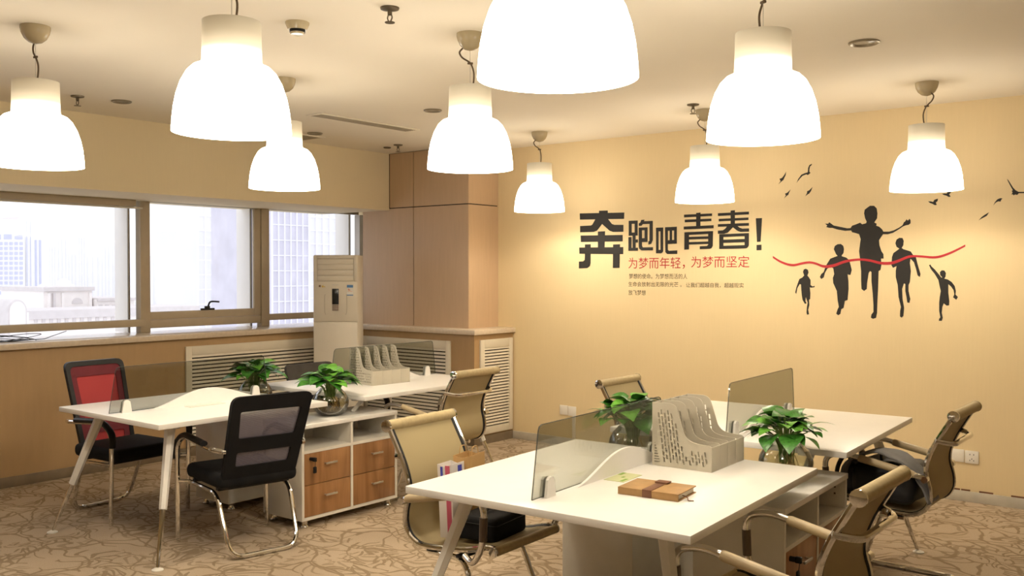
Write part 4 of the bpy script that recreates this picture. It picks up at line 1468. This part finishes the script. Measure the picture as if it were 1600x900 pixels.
# ------------------------------------------------------------------ things on the near desk
nb = thing('notebook', 'tan leather notebook with a dark brown strap on the white desk', 'notebook', (-1.70, 2.985, 0.7502), R(6))
MB().box((-0.112, -0.078, 0.002), (0.108, 0.076, 0.022), 0.002).obj('pages', M_paper, nb)
cv = MB()
cv.box((-0.118, -0.085, 0.0), (0.115, 0.082, 0.003), 0.001)
cv.box((-0.118, -0.085, 0.0215), (0.115, 0.082, 0.026), 0.0015)
cv.box((-0.118, -0.085, 0.0), (0.115, -0.080, 0.026), 0.002)
cv.obj('cover', M_leather, nb)
sp_ = MB()
sp_.box((-0.022, -0.087, 0.0), (0.014, -0.084, 0.027), 0.001)
sp_.box((-0.022, -0.087, 0.0255), (0.014, 0.050, 0.0285), 0.001)
sp_.box((-0.028, 0.035, 0.0275), (0.022, 0.078, 0.0325), 0.004)
sp_.obj('strap', M_strap, nb)
MB().tube(smooth_path([(0.108, -0.03, 0.012), (0.128, -0.035, 0.008), (0.14, -0.055, 0.003), (0.158, -0.05, 0.003)], 4), 0.0022, 6).obj('ribbon_marker', M_strap, nb)
cd = thing('paper_card', 'pale green printed card lying beside the leather notebook', 'card', (-1.935, 3.13, 0.7501), R(4))
MB().box((-0.043, -0.078, 0), (0.043, 0.078, 0.0015)).obj('sheet', M_lime, cd)
pr = MB()
pr.box((-0.04, 0.03, 0.0015), (-0.025, 0.075, 0.0018))
pr.box((0.02, -0.07, 0.0015), (0.034, -0.02, 0.0018))
pr.box((-0.006, -0.01, 0.0015), (0.006, 0.012, 0.0018))
pr.obj('print', M_green, cd)

# ------------------------------------------------------------------ bags on the chairs


def blob(name, m, a, b, bev, seed, amp, parent=None, seg=5, mtx=None):
    """soft bag: a rounded box pushed in and out a little"""
    from mathutils import noise
    bm_ = bmesh.new()
    bmesh.ops.create_cube(bm_, size=1)
    for v in bm_.verts:
        v.co = Vector([a[i] + (v.co[i] + 0.5) * (b[i] - a[i]) for i in range(3)])
    bmesh.ops.bevel(bm_, geom=bm_.edges[:], offset=bev, segments=3, profile=0.5, affect='EDGES')
    bmesh.ops.triangulate(bm_, faces=bm_.faces[:])
    bmesh.ops.subdivide_edges(bm_, edges=bm_.edges[:], cuts=2, use_grid_fill=True)
    c = Vector([(a[i] + b[i]) / 2 for i in range(3)])
    zmin = min(a[2], b[2])
    for v in bm_.verts:
        n = noise.noise(v.co * 9 + Vector((seed, 0, 0)))
        f = min(1.0, (v.co.z - zmin) / 0.03)
        v.co += (v.co - c).normalized() * n * amp * f
    mb = MB()
    mb.bm(bm_, 0, mtx)
    bm_.free()
    return mb.obj(name, m, parent, sharp=70)


t = thing('zip_case', 'black soft case lying on the tan mesh seat', 'bag', (-2.545, 3.06, 0.436), R(8))
blob('body', M_black, (-0.10, -0.125, 0.0), (0.10, 0.135, 0.10), 0.02, 2, 0.006, t)
MB().tube(fillet([(-0.10, -0.125, 0.075), (0.102, -0.127, 0.075), (0.102, 0.137, 0.075), (-0.10, 0.137, 0.075)], 0.02), 0.002, 5).obj('zip', M_blackpl, t)
MB().tube(smooth_path([(0.0, -0.05, 0.10), (0.0, -0.03, 0.115), (0.0, 0.05, 0.115), (0.0, 0.07, 0.10)], 4), 0.006, 6).obj('grip', M_blackpl, t)


def paper_bag(label, loc, rz, w, d, h_, m, tilt_=0.0):
    t = thing('paper_bag', label, 'paper bag', loc, rz)
    t.rotation_euler = (0, tilt_, rz)
    a = MB()
    th = 0.002
    a.box((-d / 2, -w / 2, 0), (d / 2, w / 2, th))
    a.box((-d / 2, -w / 2, 0), (-d / 2 + th, w / 2, h_))
    a.box((d / 2 - th, -w / 2, 0), (d / 2, w / 2, h_))
    for s in (-1, 1):
        a.prism([(-d / 2 + th, 0), (d / 2 - th, 0), (d / 2 - th, h_), (0, h_ - 0.01), (-d / 2 + th, h_)], 'y', s * w / 2, s * (w / 2 - th))
    a.obj('bag', m, t)
    return t


pb = paper_bag('white paper bag with pink and blue print standing on the tan mesh seat', (-2.69, 2.985, 0.425), R(8), 0.10, 0.07, 0.31, M_bagw, R(-3))
st_ = MB()
st_.box((-0.0075 + 0.012, -0.0512, 0.004), (0.028, -0.0502, 0.305))
st_.obj('pink_stripe', M_pink, pb)
bs = MB()
bs.box((0.0352, 0.0, 0.15), (0.0362, 0.03, 0.30))
bs.box((-0.02, -0.0512, 0.24), (-0.008, -0.0502, 0.30))
bs.obj('blue_stripe', M_blue, pb)
kb = paper_bag('brown kraft paper bag standing behind the white bag on the tan seat', (-2.70, 3.11, 0.425), R(12), 0.13, 0.085, 0.33, M_kraft, R(-2))
for s in (-1, 1):
    MB().tube(smooth_path([(s * 0.03, -0.03, 0.325), (s * 0.03, -0.02, 0.36), (s * 0.03, 0.02, 0.36), (s * 0.03, 0.03, 0.325)], 4), 0.002, 5).obj('handle', M_kraft, kb)

t = thing('backpack', 'slumped black backpack on the right mesh chair seat', 'bag', (-1.44, 4.83, 0.43), R(180))
blob('body', M_bagblk, (-0.17, -0.17, 0.0), (0.14, 0.18, 0.19), 0.06, 5, 0.03, t)
blob('front_pocket', M_bagblk, (0.10, -0.13, 0.02), (0.19, 0.14, 0.17), 0.035, 8, 0.02, t)
MB().tube(smooth_path([(0.12, 0.12, 0.17), (0.17, 0.14, 0.21), (0.20, 0.17, 0.13), (0.16, 0.19, 0.05), (0.05, 0.20, 0.03)], 5), 0.012, 6, ell=0.35).obj('shoulder_strap', M_bagblk, t)
MB().tube(smooth_path([(0.02, -0.05, 0.19), (0.03, -0.03, 0.225), (0.03, 0.03, 0.225), (0.02, 0.05, 0.19)], 4), 0.008, 6).obj('grab_loop', M_blackpl, t)


def cloth(label, loc, rz, w, l, prof, m, seed):
    from mathutils import noise
    vs, fs = [], []
    P = smooth_path([(x, 0, z) for x, z in prof], 4)
    k = 15
    for i, p in enumerate(P):
        for j in range(k):
            y = (j / (k - 1) - 0.5) * w
            n = noise.noise(Vector((p.x * 7, y * 8, seed))) * 0.018
            vs.append((p.x + n * 0.5, y + noise.noise(Vector((i * 0.4, seed, 0))) * 0.02, p.z + abs(n) + 0.004))
    for i in range(len(P) - 1):
        for j in range(k - 1):
            a = i * k + j
            fs.append((a, a + 1, a + k + 1, a + k))
    mb = MB()._add(vs, fs)
    o = mb.obj('folded_garment', m, None, sharp=80)
    o.location = loc
    o.rotation_euler = (0, 0, rz)
    return o


o = cloth('x', (-1.40, 4.70, 0.43), R(180), 0.17, 0.4, [(-0.20, 0.03), (-0.17, 0.10), (-0.10, 0.19), (0.0, 0.235), (0.10, 0.225), (0.18, 0.18), (0.205, 0.10)], M_baggrey, 3)
sm = o.modifiers.new('thickness', 'SOLIDIFY')
sm.thickness = 0.008
tag(o, 'grey cloth garment draped over the black backpack', 'garment')

# ------------------------------------------------------------------ loose cables on the sill
cb = MB()
rnd = random.Random(4)
pts = []
for i in range(40):
    a = i * 0.7
    pts.append((-7.20 + 0.05 * cos(a * 1.3), 3.10 + (0.20 + 0.05 * sin(i * 0.9)) * cos(a * 0.8 + 0.3), 1.041 + 0.052 * max(0.0, sin(a * 0.55)) * (0.5 + 0.5 * sin(i * 0.37))))
pts += [(-7.16, 3.30, 1.045), (-7.2, 3.42, 1.06), (-7.28, 3.58, 1.09)]
cb.tube(smooth_path(pts, 3), 0.0026, 6)
tag(cb.obj('cable', M_blackpl), 'tangled thin dark cable lying on the window sill', 'cable')

# ------------------------------------------------------------------ city outside, far below the sill
GZ = -70.0
struct(MB().box((-5000, -2500, GZ - 1), (-9, 5000, GZ)).obj('ground', M_ground))


def slab(name, label, X, u0, u1, v_top, depth, m, group=None):
    """block whose room-facing wall stands in the plane x = X"""
    a, b = on_x(u0, v_top, X), on_x(u1, v_top, X)
    t = thing(name, label, 'building', (X, (a.y + b.y) / 2, GZ), 0, group)
    H_ = a.z - GZ
    hy = abs(b.y - a.y) / 2
    MB().box((-depth, -hy, 0), (0, hy, H_)).obj('wall', m, t)
    return t, hy, H_


def rel(u, v, o_):
    p = on_x(u, v, o_.location.x)
    return p.y - o_.location.y, p.z - GZ


def rbox(o_, name, m, u0, v0, u1, v1, x0=-0.1, x1=0.4):
    ya, za = rel(u0, v0, o_)
    yb, zb = rel(u1, v1, o_)
    return MB().box((x0, ya, za), (x1, yb, zb)).obj(name, m, o_)


# tower with a grid of square windows
tw, hy, Ht = slab('office_tower', 'pale office tower with a grid of square windows, far left', -600, -60, 38.5, 346, 70, M_bldw)
for r in range(11):
    for c in range(7):
        u, v = 33.0 - c * 7.9, 380.5 + r * 7.7
        rbox(tw, 'window', M_bldg, u - 2.4, v - 2.4, u + 2.4, v + 2.4)
for u in (12, 29, -5):
    rbox(tw, 'window', M_bldg, u - 6.0, 366, u + 6.0, 374)
rbox(tw, 'parapet', M_stone, -60, 339, 38.5, 351, -69, -2)
t2, hy, Ht = slab('office_tower', 'pale tower with tall blue vertical window strips', -620, 40, 68, 344, 60, M_bldw)
for u, wd, vt in ((42.3, 1.0, 345), (48, 1.0, 345), (56.3, 1.9, 375), (63.0, 2.0, 375)):
    rbox(t2, 'window_strip', M_bldg, u - wd, vt, u + wd, 520)
rbox(t2, 'roof_crown', M_stone, 41, 337, 68, 350, -59, -1)
# skyline, its mist painted into the pale walls and window bands
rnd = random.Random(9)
places = ['next to the striped tower', 'second from the striped tower', 'third from the striped tower', 'above the stone dome', 'right of the stone dome', 'above the stone wing', 'beside the first mullion',
          'left edge of the middle window', 'second in the middle window', 'third in the middle window', 'fourth in the middle window', 'beside the gridded glass tower', 'behind the gridded glass tower']
spots = [(76, 88, 384), (89, 106, 372), (105, 121, 396), (122, 134, 370), (133, 158, 400), (157, 173, 384), (172, 205, 379), (228, 254, 400), (253, 270, 366), (269, 290, 384), (288, 306, 392)]
for i, (u0, u1, vt) in enumerate(spots):
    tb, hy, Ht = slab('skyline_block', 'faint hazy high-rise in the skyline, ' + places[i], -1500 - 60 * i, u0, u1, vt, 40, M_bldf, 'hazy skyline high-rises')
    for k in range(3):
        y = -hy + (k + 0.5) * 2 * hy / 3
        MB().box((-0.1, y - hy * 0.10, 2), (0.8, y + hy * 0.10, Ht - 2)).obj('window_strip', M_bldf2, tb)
# stone building with an arched window
ne, hy, Ht = slab('classical_building', 'pale stone classical building with an arched window, below the left window', -250, 68, 144, 453, 25, M_stone)
rbox(ne, 'cornice', M_stoned, 66, 449, 146, 454, -25.5, 0.8)
rbox(ne, 'string_course', M_stoned, 68, 482, 144, 485, -0.1, 0.5)
ya, za = rel(120.5, 474.5, ne)
rr = abs(rel(129, 474, ne)[0] - ya)
MB().prism([(ya - rr * cos(pi * k / 14), za + rr * 1.05 * sin(pi * k / 14)) for k in range(15)], 'x', -0.1, 0.3).obj('arched_window', M_stoned, ne)
for u in (75.5, 83.5, 97, 140):
    rbox(ne, 'pilaster', M_stoned if 80 < u < 90 else M_stone, u - 2, 458, u + 2, 492, -0.1, 0.7)
for u, hw_, vt in ((87, 5, 443), (100, 4, 444), (122, 11, 434), (136, 4, 445)):
    yb, zb = rel(u, 450, ne)
    ru = abs(rel(u + hw_, 450, ne)[0] - yb)
    hz = rel(u, vt, ne)[1] - zb
    MB().lathe([(ru, 0), (ru, hz * 0.35), (ru * 0.85, hz * 0.6), (ru * 0.5, hz * 0.85), (0, hz)], 14, (-8, yb, Ht + 0.3)).obj('roof_ornament', M_stone, ne)
ne2, hy, Ht = slab('classical_wing', 'lower pale stone wing right of the arched window building', -248, 151, 210, 468, 18, M_stone)
for u in (157, 167, 178, 188):
    rbox(ne2, 'window', M_stoned, u - 3, 476, u + 3, 483, -0.1, 0.2)
rbox(ne2, 'cornice', M_stoned, 151, 466, 210, 469, -18, 0.7)
ne3, hy, Ht = slab('terrace_roof', 'long pale stone terrace roof in front of the classical building', -220, 45, 310, 488, 18, M_stone)
rbox(ne3, 'cornice', M_stoned, 45, 486, 310, 489, -18, 0.7)
for k in range(13):
    u = 56 + k * 12
    rbox(ne3, 'window', M_stoned, u - 2.6, 496, u + 2.6, 504, -0.1, 0.2)
# arched pavilion at the far left
X = -200
pv = thing('arched_pavilion', 'small pale pavilion with a semicircular gable, lower left window', 'building', (X, on_x(27, 500, X).y, GZ))
yc, zc = rel(27, 486, pv)
rr = abs(rel(42, 486, pv)[0] - yc)
rz_ = abs(rel(27, 468, pv)[1] - zc)
MB().prism([(yc - rr, 0)] + [(yc - rr * cos(pi * k / 16), zc + rz_ * sin(pi * k / 16)) for k in range(17)] + [(yc + rr, 0)], 'x', -8, 0).obj('wall', M_stoned, pv)
MB().prism([(yc - rr * 0.8, 0)] + [(yc - rr * 0.8 * cos(pi * k / 16), zc + rz_ * 0.82 * sin(pi * k / 16)) for k in range(17)] + [(yc + rr * 0.8, 0)], 'x', -0.05, 0.3).obj('gable_panel', M_stone, pv)


def grid_tower(label, X, u0, u1, v_top, nx, pitch, m, ml):
    t_, hy_, H_ = slab('glass_tower', label, X, u0, u1, v_top, 40, m)
    w = hy_ / nx * 0.16
    for k in range(nx + 1):
        y = -hy_ + k * 2 * hy_ / nx
        MB().box((-0.1, y - w, 0), (0.6, y + w, H_)).obj('mullion', ml, t_)
    z = 30.0
    s = MB().box((-0.1, -hy_, -w * 0.8), (0.4, hy_, w * 0.8)).mesh('floor_band', ml)
    while z < H_:
        link('floor_band', s, t_, (0, 0, z))
        z += pitch


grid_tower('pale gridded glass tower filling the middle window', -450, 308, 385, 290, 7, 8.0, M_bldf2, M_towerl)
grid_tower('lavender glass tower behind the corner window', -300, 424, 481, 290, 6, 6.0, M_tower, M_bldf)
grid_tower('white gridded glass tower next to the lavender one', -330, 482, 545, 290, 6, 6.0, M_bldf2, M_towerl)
